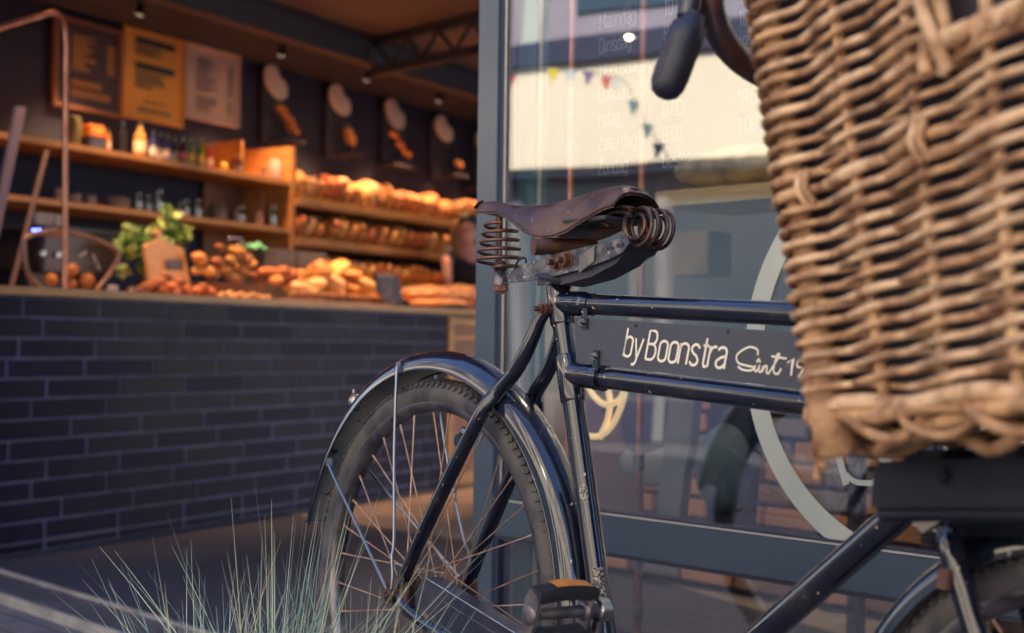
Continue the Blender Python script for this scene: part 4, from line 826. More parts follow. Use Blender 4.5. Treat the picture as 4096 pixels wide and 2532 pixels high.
for i, (x, y0, y1, r, lb) in enumerate(((235, 740, 800, 20, 'grey cup at the left end of the middle shelf'), (300, 755, 802, 28, 'stack of pale bowls next to the copper pole'), (360, 765, 812, 28, 'second stack of pale bowls on the middle shelf'), (462, 775, 825, 58, 'wide stack of plates on the middle shelf'))):
    P = chit(x, y1, 1.62); P.z = ZM; h = abs(chit(x, y0, 1.62).z-chit(x, y1, 1.62).z); rr = r*P.y/FPX; mb = MB(); pr = [(0, 0)]
    for q in range(6): pr += [(rr*.8, h*q/6), (rr, h*(q+.6)/6), (rr*.93, h*(q+.8)/6)]
    mb.lathe(pr+[(0, h*.9)], P, UZ, 20); solo('crockery_stack', mb, whitep, P, lb, 'crockery', 'crockery on the middle shelf', 45)
for i, (x, y0, y1, r) in enumerate(((556, 765, 838, 15), (594, 770, 842, 14), (636, 755, 848, 15), (720, 800, 858, 13), (745, 795, 862, 13), (792, 790, 868, 14))):
    jar(x, y0, y1, 1.56+.05*(i % 2), ZM, r, '%s clear glass from the plates on the middle shelf' % ORD[i], 'drinking_glass', 'glass')
jar(870, 812, 882, 1.6, ZM, 38, 'broad grey pot on the middle shelf', 'pot', 'pot', cm('grey pot', (.16, .13, .13), .4), None)
jar(960, 825, 892, 1.56, ZM, 24, 'glass jug in the middle of the crockery shelf'); jar(1030, 840, 900, 1.56, ZM, 22, 'pale pot next to the shelf upright', 'pot', 'pot', cm('pale pot', (.42, .26, .22), .4), None); jar(1092, 820, 905, 1.56, ZM, 15, 'shiny glass right against the shelf upright', 'drinking_glass', 'glass')
mb = MB(); P = chit(1045, 870, 1.62); P.z = ZM; mb.lathe([(0, 0), (.02, .0), (.016, .12), (.008, .16), (.014, .19), (.0, .20)], P, UZ); solo('pepper_mill', mb, cm('reddish wood mill', (.35, .12, .08), .4), P, 'slim reddish pepper mill standing on the middle shelf', 'pepper mill', smooth=45)

# ================================================================ THINGS ON THE COUNTER
ZC = .957
def cP(x, off, z=ZC): p = chit(x, 1180, off); return V((p.x, p.y, z))
def kx_(P): return P.y/FPX
COP = mat('brushed copper tube', (.62, .27, .18), .32, metal=.85, col2=(.45, .18, .12), scale=20)
def chs(pts, off): return [chit(x, y, off) for x, y in pts]
mb = MB(); pth = chs([(258, 1163), (260, 700), (263, 300), (264, 170), (250, 90), (215, 52), (150, 68), (0, 112), (-200, 175)], .10); mb.tube(smoothpath(pth, 6), .0115, 12)
cp_ = solo('copper_pole', mb, COP, cP(258, .10), 'copper pole with a bent top standing on the counter edge', 'copper pole', smooth=50)
mb = MB(); mb.tube(smoothpath(chs([(170, 1160), (110, 1090), (95, 990), (105, 950), (200, 925), (300, 935), (400, 965), (473, 1010), (440, 1090), (385, 1162)], .22), 6), .0105, 10)
th = Thing('fruit_stand', cP(280, .25), 'round bronze hoop stand with oranges lying inside it', 'fruit stand'); th.part('copper_hoop', mb, mat('dull bronze hoop', (.34, .20, .14), .45, metal=.4, col2=(.22, .13, .10), scale=30), 50)
mb = MB(); mb.tube(chs([(318, 1025), (345, 1005)], .28), .006, 8); mb.tube(chs([(368, 1015), (395, 1078)], .28), .006, 8); th.part('spoke', mb, M['chrome'], 50)
mb = MB(); mb.tube(chs([(160, 1158), (400, 1160)], .24), .007, 8); th.part('base_rod', mb, M['steeldark'])
for i, (x, y, r) in enumerate(((206, 1118, 26), (288, 1080, 27), (350, 1122, 30), (290, 1134, 22))):
    P = chit(x, y, .30); k = P.y/FPX*r*1.0; P.z = max(P.z, ZC+k); mb = MB(); mb.ell(P, (k, k, k)); solo('orange', mb, cm('orange peel', (.62, .22, .05), .5), P-UZ*k, 'orange inside the bronze hoop, %s from the left' % ORD[i], 'orange', 'oranges inside the bronze hoop', 60)
# coffee machine behind
th = Thing('coffee_machine', cpt(.80, .85, .957), 'coffee machine with three blue lights behind the copper pole', 'coffee machine')
mb = MB(); C_ = chit(225, 950, .62); mb.box(V((C_.x, C_.y, 1.13)), (.42, .30, .17), ax, bev=.01); mb.box(V((C_.x, C_.y, .99))-CN*.05, (.40, .20, .11), ax, bev=.01); th.part('machine_body', mb, mat('brushed brown steel', (.055, .042, .045), .4, metal=.3), 40)
mb = MB(); mb.box(V((C_.x, C_.y, 1.225)), (.44, .32, .02), ax, bev=.005); th.part('top_tray', mb, M['steeldark'])
BL = mat('blue indicator light', (.1, .15, .8), .4, emit=(.12, .2, 1), estr=4)
for x in (136, 156, 219): mb = MB(); mb.ell(chit(x, 925, .462), (.010, .006, .010)); th.part('indicator_light', mb, BL)
for i, (x, y) in enumerate(((155, 860), (185, 850), (228, 855))):
    P = V((chit(x, 900, .6).x, chit(x, 900, .6).y, 1.237)); mb = MB(); mb.lathe([(0, 0), (.024, 0), (.036, .055), (.033, .055), (.021, .006), (0, .006)], P, UZ, 14); solo('cup', mb, whitep, P, '%s cup from the left on the coffee machine' % ORD[i], 'cup', 'cups on the coffee machine', 45)
for i, (x, y) in enumerate(((165, 1012), (226, 1018))):
    P = chit(x, y, .42); mb = MB(); mb.lathe([(0, -.012), (.014, -.012), (.014, .010), (0, .012)], P, CN, 12); th.part('portafilter_knob', mb, M['chrome'], 45)
# leaning easel at the left edge
th = Thing('wooden_easel', chit(60, 1140, .42), 'slanted wooden easel at the left end of the counter', 'easel')
mb = MB(); mb.tube(chs([(45, 1150), (110, 900), (188, 602)], .42), .011, 8); mb.tube(chs([(120, 930), (245, 945)], .42), .008, 8); th.part('easel_leg', mb, mat('brown easel wood', (.22, .13, .10), .6))
mb = MB(); mb.prism(chs([(-40, 960), (-5, 960), (105, 430), (68, 425)], .40), CN*-.015); th.part('easel_board', mb, mat('grey lilac easel board', (.17, .14, .19), .6))
# herb plant
hb2 = Thing('herb_plant', cP(600, .42), 'leafy green basil plant standing behind the cutting board', 'herb plant')
mb = MB(); r3 = random.Random(5); lmats = [mat('herb leaf green', (.20, .34, .10), .5), mat('herb leaf light', (.38, .52, .15), .5), mat('herb leaf dark', (.09, .18, .07), .5)]
for (x, y, rx, ry, n_) in ((535, 960, 50, 70, 50), (580, 1020, 45, 70, 40), (500, 985, 25, 45, 20), (670, 880, 38, 55, 45), (650, 940, 60, 50, 50), (735, 935, 32, 35, 24), (690, 990, 45, 45, 26), (490, 1080, 20, 25, 10), (600, 1080, 30, 40, 14)):
    for _ in range(n_):
        a, q = r3.uniform(0, 2*pi), sqrt(r3.random()); P = chit(x+rx*q*cos(a), y+ry*q*sin(a), .42+r3.uniform(-.07, .07))
        u1 = V((r3.uniform(-1, 1), r3.uniform(-1, 1), r3.uniform(-.6, .6))).normalized(); n1 = V((r3.uniform(-1, 1), r3.uniform(-1, .2), r3.uniform(-.2, 1))).normalized(); v1 = n1.cross(u1).normalized(); L = r3.uniform(.022, .040)
        mb.add([P-u1*L, P-v1*L*.55+n1*.002, P+u1*L, P+v1*L*.55+n1*.002], [(0, 1, 2), (0, 2, 3)], r3.choice((0, 0, 1, 2)))
hb2.part('leaves', mb, lmats)
mb = MB()
for x, y in ((535, 980), (670, 900), (730, 940), (500, 1000), (650, 950)): mb.tube(smoothpath([cP(590, .42, 1.05), chit((590+x)/2, (1080+y)/2, .42), chit(x, y, .42)]), .003, 6)
hb2.part('stems', mb, lmats[2])
mb = MB(); P = cP(600, .42); mb.lathe([(0, 0), (.045, 0), (.058, .10), (.052, .10), (.05, .09), (0, .085)], P, UZ, 18); hb2.part('pot', mb, mat('dark clay pot', (.09, .06, .06), .7), 45)
# cutting board with black label
cb = Thing('cutting_board', cP(660, .30), 'light wooden cutting board with handle leaning by the basil, black label on it', 'cutting board')
pl = [(580, 985), (598, 972), (618, 968), (632, 955), (632, 945), (622, 930), (628, 916), (642, 914), (650, 928), (642, 944), (650, 956), (664, 968), (700, 980), (728, 990), (738, 1010), (765, 1150), (604, 1150)]
mb = MB(); mb.prism(chs(pl, .30), CN*-.018); cb.part('wooden_board', mb, mat('light beech board', (.66, .40, .19), .5, col2=(.56, .31, .13), scale=6, stretch=(1, 1, 8)), 30)
mb = MB(); mb.prism(chs([(664, 1040), (732, 1038), (733, 1080), (668, 1080)], .285), CN*-.004); cb.part('black_label', mb, bk1); mb = MB()
for y in (1050, 1060, 1070): mb.tube(chs([(672, y), (722, y)], .282), .0025, 5)
cb.part('label_writing', mb, cm('pale blue chalk', (.20, .22, .32), .7))
# pastries
def heap(items, off, name, labf, group, m, cat, squ=.8, sd=0):
    r4 = random.Random(sd)
    for i, (x, y, r) in enumerate(items):
        P = chit(x, y, off+r4.uniform(-.03, .03)); k = P.y/FPX*r; P.z = max(P.z, ZC+k*squ*.8); a = r4.uniform(-.5, .5)
        lab = labf % ORD[i] if '%' in labf else labf
        mb = MB(); e1_ = (CD*cos(a)+UZ*sin(a)); e3_ = (UZ*cos(a)-CD*sin(a)); mb.ell(P, (k*1.15, k, k*squ), (e1_, CN, e3_), 10, 14, noise=.05, seed=sd*50+i)
        solo(name, mb, m[i % len(m)] if isinstance(m, list) else m, P-UZ*k*squ, lab, cat, group, 60)
DK = loafmat('dark glazed pastry', (.40, .14, .06), (.22, .08, .045))
heap([(565, 1170, 26), (590, 1145, 26), (620, 1165, 30), (640, 1130, 30), (665, 1110, 24), (690, 1150, 30), (720, 1130, 26), (745, 1160, 28), (705, 1180, 22), (790, 1160, 22), (815, 1150, 22), (838, 1165, 24), (855, 1175, 16), (650, 1180, 22)], .12, 'pastry', '%s dark pastry of the heap under the cutting board', 'dark pastries heaped on the counter', [DK, BRD[2]], 'pastry', .72, 3)
pb = Thing('pastry_basket', cP(880, .28), 'round dark basket piled with golden pastries', 'basket')
mb = MB(); Pb = chit(885, 1118, .30); Pb.z = 0; Pb += UZ*ZC; mb.lathe([(0, .0), (.15, .0), (.19, .045), (.195, .07), (.185, .07), (.17, .03), (0, .012)], Pb, UZ, 28); pb.part('basket_bowl', mb, mat('dark wicker bowl', (.15, .07, .045), .7, bump=.8, bscale=120), 40)
heap([(800, 1035, 34), (870, 1050, 30), (835, 1085, 30), (900, 1080, 28), (880, 990, 22), (935, 1000, 22), (960, 1010, 28), (985, 1040, 30), (1005, 1055, 22), (930, 1110, 34), (850, 1105, 30), (790, 1080, 26), (965, 1080, 30), (1010, 1100, 20), (920, 1040, 24)], .26, 'pastry', '%s golden pastry in the round dark basket', 'golden pastries in the basket', [BRD[0], DK, BRD[3]], 'pastry', .68, 4)
heap([(885, 1178, 16), (915, 1172, 16), (940, 1182, 15), (965, 1176, 16), (990, 1184, 15), (1015, 1180, 17), (1045, 1188, 16), (1070, 1190, 15), (925, 1190, 12), (975, 1192, 12)], .08, 'cookie', '%s small pale cookie along the counter edge', 'pale cookies in front of the basket', BRD[1], 'cookie', .6, 5)
heap([(1060, 1120, 30), (1085, 1090, 32), (1105, 1120, 30), (1130, 1085, 34), (1160, 1095, 34), (1185, 1120, 32), (1140, 1135, 26), (1050, 1085, 24), (1205, 1095, 28)], .26, 'croissant', '%s brown croissant between the basket and the big loaves', 'croissants on the counter', [DK, BRD[2], BRD[0]], 'croissant', .6, 6)
for i, (x, y, rx, rz, ang, mi, lb) in enumerate(((1185, 1150, 44, 26, -.15, 1, 'pale floury roll lying leftmost of the big loaves'), (1262, 1135, 26, 26, .3, 1, 'small round floury roll between two big loaves'), (1278, 1085, 36, 42, .8, 0, 'golden loaf standing at the back of the pile'), (1345, 1075, 52, 20, .62, 3, 'long golden loaf leaning up on the pile'), (1332, 1140, 58, 36, -.62, 1, 'largest floury loaf in the middle of the pile'), (1455, 1150, 58, 34, -.45, 1, 'cracked pale round loaf beside the chalk sign'), (1405, 1100, 26, 20, 0, 0, 'small golden roll behind the largest loaf'), (1395, 1160, 30, 22, -.3, 0, 'golden roll tucked under the largest floury loaf'), (1230, 1165, 30, 18, 0, 1, 'flat pale roll at the front of the pile'))):
    P = chit(x, y, .24); k = P.y/FPX; loaf(P, (rx*k*1.25, .07, rz*k), ((CD*cos(ang)+UZ*sin(ang)), CN, (UZ*cos(ang)-CD*sin(ang))), BRD[mi], lb, 'big loaves on the wicker tray', seed=300+i)
wt_ = Thing('wicker_tray', cP(1350, .16), 'flat wicker tray under the big loaves on the counter', 'tray'); mb = MB(); cA, cB = cP(1160, .10, ZC), cP(1570, .10, ZC)
mb.prism([cA, cB, cB-CN*.30, cA-CN*.30], V((0, 0, .010))); wt_.part('tray_base', mb, M['wickdark']); mb = MB(); mb.tube([cA+UZ*.042, cB+UZ*.042], .006, 8); mb.tube([cA+UZ*.006, cB+UZ*.006], .006, 8)
n_ = 22
for i in range(n_+1): P = cA.lerp(cB, i/n_); mb.tube([P, P+UZ*.042], .004, 6)
wt_.part('tray_rim', mb, M['wickdark'], 60)
cs_ = Thing('chalk_sign', cP(1560, .08), 'small black chalk sign standing among the loaves', 'sign'); mb = MB(); mb.prism(chs([(1500, 1093), (1592, 1100), (1615, 1215), (1545, 1215), (1515, 1170)], .06), CN*-.012); cs_.part('slate', mb, M['steeldark']); mb = MB(); r5 = random.Random(8)
for y in (1103, 1108, 1130, 1140, 1150, 1162, 1174, 1186, 1203, 1210):
    x0_ = 1510+(y-1095)*.25 if y < 1190 else 1566
    pts = [(x0_+q*4, y+r5.uniform(-2.5, 2.5)) for q in range(int((1585-x0_)/4*r5.uniform(.6, 1)))]
    if len(pts) > 2: mb.tube(chs(pts, .052), .0016, 4)
cs_.part('chalk_writing', mb, cm('white chalk', (.45, .43, .48), .8))
for i, (x, y, rx, rz, lb) in enumerate(((1715, 1178, 85, 38, 'flat wide floury loaf beside the chalk sign'), (1845, 1180, 90, 42, 'broad round loaf next to the door post'), (1760, 1215, 100, 20, 'flat loaf lying in front of the two broad loaves'))):
    P = chit(x, y, .22+.03*(i % 2)-.12*(i == 2)); k = P.y/FPX; P.z = max(P.z, ZC+rz*k*.9); loaf(P, (rx*k*1.5, .16, rz*k), (CD, CN, UZ), loafmat('rosy floury crust', (.62, .36, .22), (.50, .24, .12)), lb, 'broad loaves on the oak cabinet', seed=330+i)
for i, (x, y, w2, h2, lb) in enumerate(((1170, 1040, 130, 60, 'dark grey crate behind the croissants'), (1060, 1020, 90, 40, 'low grey crate behind the pastry basket'))):
    P = chit(x, y, .48); k = P.y/FPX; th = Thing('crate', V((P.x, P.y, ZC)), lb, 'crate', 'crates at the back of the counter'); mb = MB(); zt_ = P.z+h2*k/2; Lc = w2*k*1.4
    for s_ in (-1, 1): mb.box(V((P.x, P.y, (ZC+zt_)/2))+CN*.12*s_, (Lc, .012, zt_-ZC), ax); mb.box(V((P.x, P.y, (ZC+zt_)/2))+CD*(Lc/2)*s_, (.012, .23, zt_-ZC), ax)
    th.part('crate_wall', mb, mat('grey crate', (.085, .08, .09), .7))
mb = MB(); P = chit(1022, 992, .44)
for i in range(9): pass
rows = []
for i in range(9):
    a = -1+i/4; rows.append([P+CD*(a*.055)+CN*(b*.04)+UZ*(.028*(1-a*a)*(1-b*b)+.008*sin(5*a+3*b)) for b in (-1, -.5, 0, .5, 1)])
mb.grid(rows); solo('napkin', mb, cm('mint green cloth', (.10, .42, .28), .8), P-UZ*.02, 'mint green napkin crumpled on the grey crate', 'napkin', smooth=60)
mb = MB(); mb.tube(smoothpath(chs([(915, 960), (918, 952), (940, 952), (966, 956), (968, 975), (955, 976), (952, 1000)], .40), 4), .005, 8); solo('wire_card_holder', mb, M['chrome'], chit(940, 1000, .40), 'bent steel card holder above the pastry basket', 'card holder', smooth=50)
for i, (x, y) in enumerate(((450, 1160), (527, 1148))):
    P = cP(x, .12); mb = MB(); mb.lathe([(0, 0), (.022, 0), (.024, .02), (.016, .028), (0, .03)], P, UZ, 14); solo('small_dish', mb, whitep if i == 0 else M['chrome'], P, ('small pale dish between the bronze hoop and the pastries', 'little shiny steel pot beside the dark pastries')[i], 'dish', None, 45)

# ================================================================ SHOP ASSISTANT
pc_ = chit(1868, 920, 1.05); k = pc_.y/FPX
per = Thing('person', V((pc_.x+.08, pc_.y+.12, 0)), 'person in dark clothes with a long fair ponytail bending over the counter', 'person')
def skin(name, P_, Ed, rads, m, parent=None, sub=2):
    me = bpy.data.meshes.new(name); me.from_pydata([tuple(V(p)-per.loc) for p in P_], Ed, []); me.materials.append(m); o = bpy.data.objects.new(name, me); COL.objects.link(o); o.parent = parent or per.o
    sm = o.modifiers.new('Skin', 'SKIN'); sm.use_smooth_shade = True
    for i, r in enumerate(rads): me.skin_vertices[0].data[i].radius = (r, r) if not isinstance(r, tuple) else r
    me.skin_vertices[0].data[0].use_root = True
    s2 = o.modifiers.new('Sub', 'SUBSURF'); s2.levels = 1; s2.render_levels = sub; return o
SK = mat('warm pink skin', (.78, .42, .40), .5); SH = mat('dark navy shirt', (.03, .032, .055), .8); HR = mat('dark blond hair', (.30, .17, .08), .45, col2=(.18, .09, .05), scale=40, stretch=(1, 1, .2)); HK = mat('dark brown hair', (.045, .03, .035), .5)
hd = chit(1872, 925, 1.05)
def o3(a, b, c): return hd+V((a, -b, c))
nodes = [o3(.10, -.35, -.50), o3(.05, -.22, -.32), o3(.01, -.12, -.18), o3(.0, -.05, -.10), o3(.0, 0, .0), o3(0, .01, .07),
         o3(-.13, -.08, -.15), o3(-.145, .02, -.22), o3(-.125, .12, -.37), o3(.14, -.10, -.17), o3(.21, .02, -.30), o3(.16, .12, -.40), o3(.12, .18, -.42),
         o3(.05, -.40, -.90), o3(.05, -.38, -1.30), o3(.17, -.40, -.92), o3(.17, -.42, -1.30)]
skin('body', nodes, [(0, 1), (1, 2), (2, 3), (3, 4), (4, 5), (2, 6), (6, 7), (7, 8), (2, 9), (9, 10), (10, 11), (11, 12), (0, 13), (13, 14), (0, 15), (15, 16)], [.12, .12, .10, .050, .078, .07, .055, .038, .028, .055, .045, .034, .026, .075, .05, .075, .05], SK)
skin('shirt', [nodes[0], nodes[1], nodes[2], nodes[6], nodes[7], nodes[9], nodes[10]], [(0, 1), (1, 2), (2, 3), (3, 4), (2, 5), (5, 6)], [.15, .15, .135, .072, .055, .072, .055], SH)
skin('trousers', [nodes[0], nodes[13], nodes[14], nodes[15], nodes[16]], [(0, 1), (1, 2), (0, 3), (3, 4)], [.15, .09, .065, .09, .065], SH)
for s_, base_ in ((0, nodes[8]), (1, nodes[12])):
    mb = MB()
    for q in range(5):
        o_ = CD*(-.028+.014*q)*(-1 if s_ else 1); mb.tube(smoothpath([base_+o_*.6-UZ*.01, base_+o_-UZ*.035+CN*.01, base_+o_*1.1-UZ*(.07-.008*abs(q-2))+CN*.006]), [.009, .0085, .008, .0075]*3+[.007], 8)
    per.part('fingers', mb, SK, 60)
mb = MB(); mb.ell(o3(0, -.02, .035), (.088, .095, .098), None, 12, 16, noise=.02); mb.ell(o3(-.03, -.07, .07), (.05, .05, .05)); ho_ = per.part('hair', mb, HK, 60)
mb = MB(); mb.tube(smoothpath([o3(-.065, .0, .07), o3(-.085, .04, -.03), o3(-.075, .10, -.14), o3(-.045, .13, -.20)]), [.012, .03, .036, .037, .036, .038, .036, .034, .034, .032, .030, .030, .026, .024, .020, .018, .014, .010, .004], 10); per.part('ponytail', mb, HR, 60)
mb = MB(); mb.ell(o3(.0, .048, -.02), (.064, .050, .088), None, 12, 14); mb.ell(o3(0, .100, -.03), (.011, .014, .020)); mb.ell(o3(0, .094, -.068), (.020, .008, .007)); per.part('face', mb, SK, 60)
for s_ in (-1, 1): mb = MB(); mb.ell(o3(.026*s_, .092, .0), (.010, .006, .006)); mb.ell(o3(.027*s_, .090, .008), (.014, .005, .004)); per.part('eye', mb, HK, 60)

# ================================================================ GLASS DOOR WITH WRITING
gdT = Thing('glass_door', wpt(1.0, 0, 0), 'tall teal-framed glass door leaf with opening hours and a round sticker', 'door')
WX = (WD, -WN, UZ); SR = 2.35
def wb(mb, s0, s1, z0, z1, o0, o1, bev=.002): mb.box(wpt((s0+s1)/2, (o0+o1)/2, (z0+z1)/2), (s1-s0, abs(o1-o0), z1-z0), WX, bev=bev)
mb = MB(); wb(mb, -.034, .034, .012, 2.40, -.004, .050); gdT.part('door_stile', mb, M['teal'])
mb = MB(); wb(mb, SR, SR+.07, .012, 2.40, -.004, .050); gdT.part('door_stile', mb, M['teal'])
for z0, z1, nm in ((.349, .426, 'middle_rail'), (.012, .085, 'bottom_rail'), (2.32, 2.40, 'top_rail')):
    mb = MB(); wb(mb, .034, SR, z0, z1, -.002, .048); gdT.part(nm, mb, M['teal'])
mb = MB()
for z0, z1 in ((.434, 2.312), (.093, .341)):
    wb(mb, .034, .046, z0-.008, z1+.008, .002, .040, 0); wb(mb, SR-.012, SR, z0-.008, z1+.008, .002, .040, 0); wb(mb, .046, SR-.012, z0-.008, z0, .002, .040, 0); wb(mb, .046, SR-.012, z1, z1+.008, .002, .040, 0)
gdT.part('gasket', mb, M['tealdark'])
mb = MB()
wb(mb, .047, .0505, .434, 2.312, .004, .008, 0)
for z in (.4275,): wb(mb, .034, SR, z-.001, z+.002, -.0030, .004, 0)
gdT.part('bright_bead', mb, mat('bright aluminium bead', (.62, .58, .5), .35, metal=.5, bump=.8, bscale=300))
pn = MB(); wb(pn, .046, SR-.012, .434, 2.312, .011, .016, 0); gp_ = gdT.part('glass_pane', pn, M['glasspane'])
pn2 = MB(); wb(pn2, .046, SR-.012, .093, .341, .011, .016, 0); gdT.part('glass_pane', pn2, M['glasspane'])
# round ring sticker, clipped by the lower edge of the pane
STK = mat('pale sage window vinyl', (.56, .58, .48), .6, col2=(.50, .53, .45), scale=6)
mb = MB(); RC_ = (1.10, .76); run = []
for i in range(181):
    a = 2*pi*i/180; p0 = (RC_[0]+.339*cos(a), RC_[1]+.339*sin(a)); p1 = (RC_[0]+.381*cos(a), RC_[1]+.381*sin(a)); zc_ = .4345
    run.append([wpt(p0[0], .0100, max(p0[1], zc_)), wpt(p1[0], .0100, max(p1[1], zc_))])
mb.grid(run); gdT.part('ring_sticker', mb, STK, parent=gp_)
# letters inside the ring
nW = -WN; mb = MB()
def ws(x, y): s, z = wt(x, y); return wpt(s, .0100, z)
mb.prism([ws(3240, 1500), ws(3272, 1500), ws(3384, 1935), ws(3360, 1944)], nW*.0004); stroke(mb, smoothpath([ws(3372, 1898), ws(3395, 1920), ws(3430, 1932), ws(3500, 1920), ws(3560, 1800)]), .010, nW)
mb.prism([ws(3500, 1800), ws(3560, 1860), ws(3538, 1878), ws(3500, 1840)], nW*.0004)
stroke(mb, smoothpath([ws(3781, 2032), ws(3745, 2045), ws(3725, 2078), ws(3740, 2105), ws(3790, 2116), ws(3866, 2106)]), .0052, nW)
stroke(mb, smoothpath([ws(3775, 2162), ws(3815, 2168), ws(3855, 2160), ws(3882, 2142)]), .0052, nW); gdT.part('sticker_letters', mb, STK, parent=gp_)
mb = MB(); HM = mat('faded white window lettering', (.46, .45, .40), .7)
rowz = [(80, 'Maandag', '10.00'), (170, 'Dinsdag', '8.00'), (250, 'Woensdag', '8.00'), (0, 'Donderdag', '')]
zM = wt(2380, 75)[1]; s0_ = wt(2378, 80)[0]; s1_ = wt(2636, 60)[0]; s2_ = wt(2905, 40)[0]; dz_ = (wt(2380, 75)[1]-wt(2378, 660)[1])/6
HO = [('Maandag', '10.00', ': 18.00'), ('Dinsdag', '8.00', ': 18.00'), ('Woensdag', '8.00', ': 18.00'), ('Donderdag', '8.00', ': 18.00'), ('Vrijdag', '8.00', ': 18.00'), ('Zaterdag', '8.00', ': 16.00'), ('Zondag', 'Gesloten', '')]
for i in range(7):
    zz = zM-dz_*i
    for s_, tx in ((s0_, HO[i][0]), (s1_, HO[i][1]), (s2_, HO[i][2])):
        tx = ''.join(c for c in tx if c in GL)
        text(mb, tx, wpt(s_, .0175, zz-.019), WD, UZ, nW, .031, .0021, xs=1.08)
text(mb, 'uur', wpt(s2_+.02, .0175, zM-.01), WD, UZ, nW, .034, .003, xs=1.0)
gdT.part('opening_hours', mb, HM, parent=gp_)
# folded leaf edge behind the post
fl2 = Thing('folded_door_leaf', wpt(.09, .1, 0), 'second door leaf folded behind the teal post', 'door')
mb = MB(); wb(mb, .048, .105, .012, 2.40, .045, .085); fl2.part('leaf_stile', mb, mat('blue green door edge', (.075, .14, .165), .45)); mb = MB(); wb(mb, .108, .111, .05, 2.4, .05, .06, 0); fl2.part('brush_seal', mb, mat('pale brush seal', (.55, .50, .38), .8, bump=.8, bscale=400))
mb = MB(); wb(mb, -.5, -.34, 0, 0.001, 0, .001, 0)

# ---- behind the glass
IS = .5
ws_ = Thing('window_shelf', wpt(.6, IS, 1.12), 'light wooden shelf behind the glass carrying a huge loaf', 'shelf')
s_l, z_l = wt(2640, 800, IS); mb = MB(); wb(mb, s_l, s_l+1.7, z_l-.020, z_l+.018, IS-.02, IS+.28); ws_.part('shelf_board', mb, mat('pale ash plank', (.78, .52, .24), .5, col2=(.62, .40, .17), scale=9, stretch=(.8, .8, 14)))
mb = MB(); wb(mb, s_l+.5, s_l+.53, z_l, 2.604, IS+.1, IS+.13); wb(mb, s_l+1.6, s_l+1.63, z_l, 2.604, IS+.1, IS+.13); ws_.part('hanger', mb, M['steeldark'])
sa, za = wt(2620, 640, IS); sb2, zb_ = wt(3150, 600, IS); mb = MB(); cP_ = wpt((sa+sb2)/2, IS+.09, z_l+.020+.052); mb.ell(cP_, ((sb2-sa)/2, .10, .055), (WD, WN, UZ), 16, 28, noise=.02, seed=5)
solo('giant_loaf', mb, mat('olive brown crackled crust', (.62, .50, .30), .7, col2=(.30, .24, .16), scale=14, lo=.4, hi=.62, bump=1, bscale=40), cP_-UZ*.065, 'huge flat brown loaf lying on the shelf behind the glass', 'bread', smooth=60)
for i, (x, y0, y1, fits) in enumerate(((2275, 560, 2560, ()), (2560, 560, 2560, (1850, 2248, 2445)))):
    pi_ = Thing('copper_pipe', wpt(wt(x, 1500, .45)[0], .45, 0), ('thin copper pipe behind the seat tube', 'thin copper pipe with fittings right of the gold neon sign')[i], 'pipe', 'upright copper pipes behind the glass'); s_ = wt(x, 1500, .45)[0]
    mb = MB(); mb.tube([wpt(s_, .45, .0), wpt(s_, .45, 2.74)], .0095, 12); pi_.part('tube', mb, COP, 50)
    for y in fits: mb = MB(); zf = wt(x, y, .45)[1]; mb.lathe([(.0095, -.018), (.014, -.016), (.014, .016), (.0095, .018)], wpt(s_, .45, zf), UZ, 14); pi_.part('fitting', mb, M['chrome'], 45)
NE = mat('warm gold neon tube', (1, .75, .4), .4, emit=(1, .62, .24), estr=.38); ns = Thing('neon_sign', wpt(*((wt(2430, 1640, .35)[0], .35, wt(2430, 1640, .35)[1]))), 'gold neon sign of curved strokes shining behind the glass', 'neon sign')
def n3(pts): return smoothpath([hit(x, y, W0+WN*.35, WN) for x, y in pts], 6)
for pts in ([(2425, 1480), (2430, 1540), (2440, 1610), (2430, 1680), (2398, 1752)], [(2345, 1500), (2360, 1560), (2400, 1608), (2440, 1618), (2480, 1595), (2505, 1540), (2510, 1500)], [(2508, 1500), (2492, 1600), (2455, 1690), (2410, 1738), (2360, 1745), (2300, 1720)]):
    mb = MB(); mb.tube(n3(pts), .0075, 12); ns.part('neon_tube', mb, NE, 60)
mb = MB(); mb.box(wpt(wt(2430, 1640, .38)[0], .39, wt(2430, 1640, .38)[1]), (.02, .04, .02), WX); ns.part('bracket', mb, M['steeldark'])
th = Thing('pendant_lamp', wpt(wt(2515, 150, .7)[0], .7, wt(2515, 150, .7)[1]), 'small round lamp glowing behind the opening hours', 'lamp'); P = th.loc
mb = MB(); mb.ell(P, (.013, .013, .009)); th.part('bulb', mb, mat('glowing bulb', (1, .8, .5), .5, emit=(1, .72, .4), estr=6), 60); mb = MB(); mb.tube([P+UZ*.018, V((P.x, P.y, 2.604))], .004, 6); th.part('cord', mb, M['steeldark'])
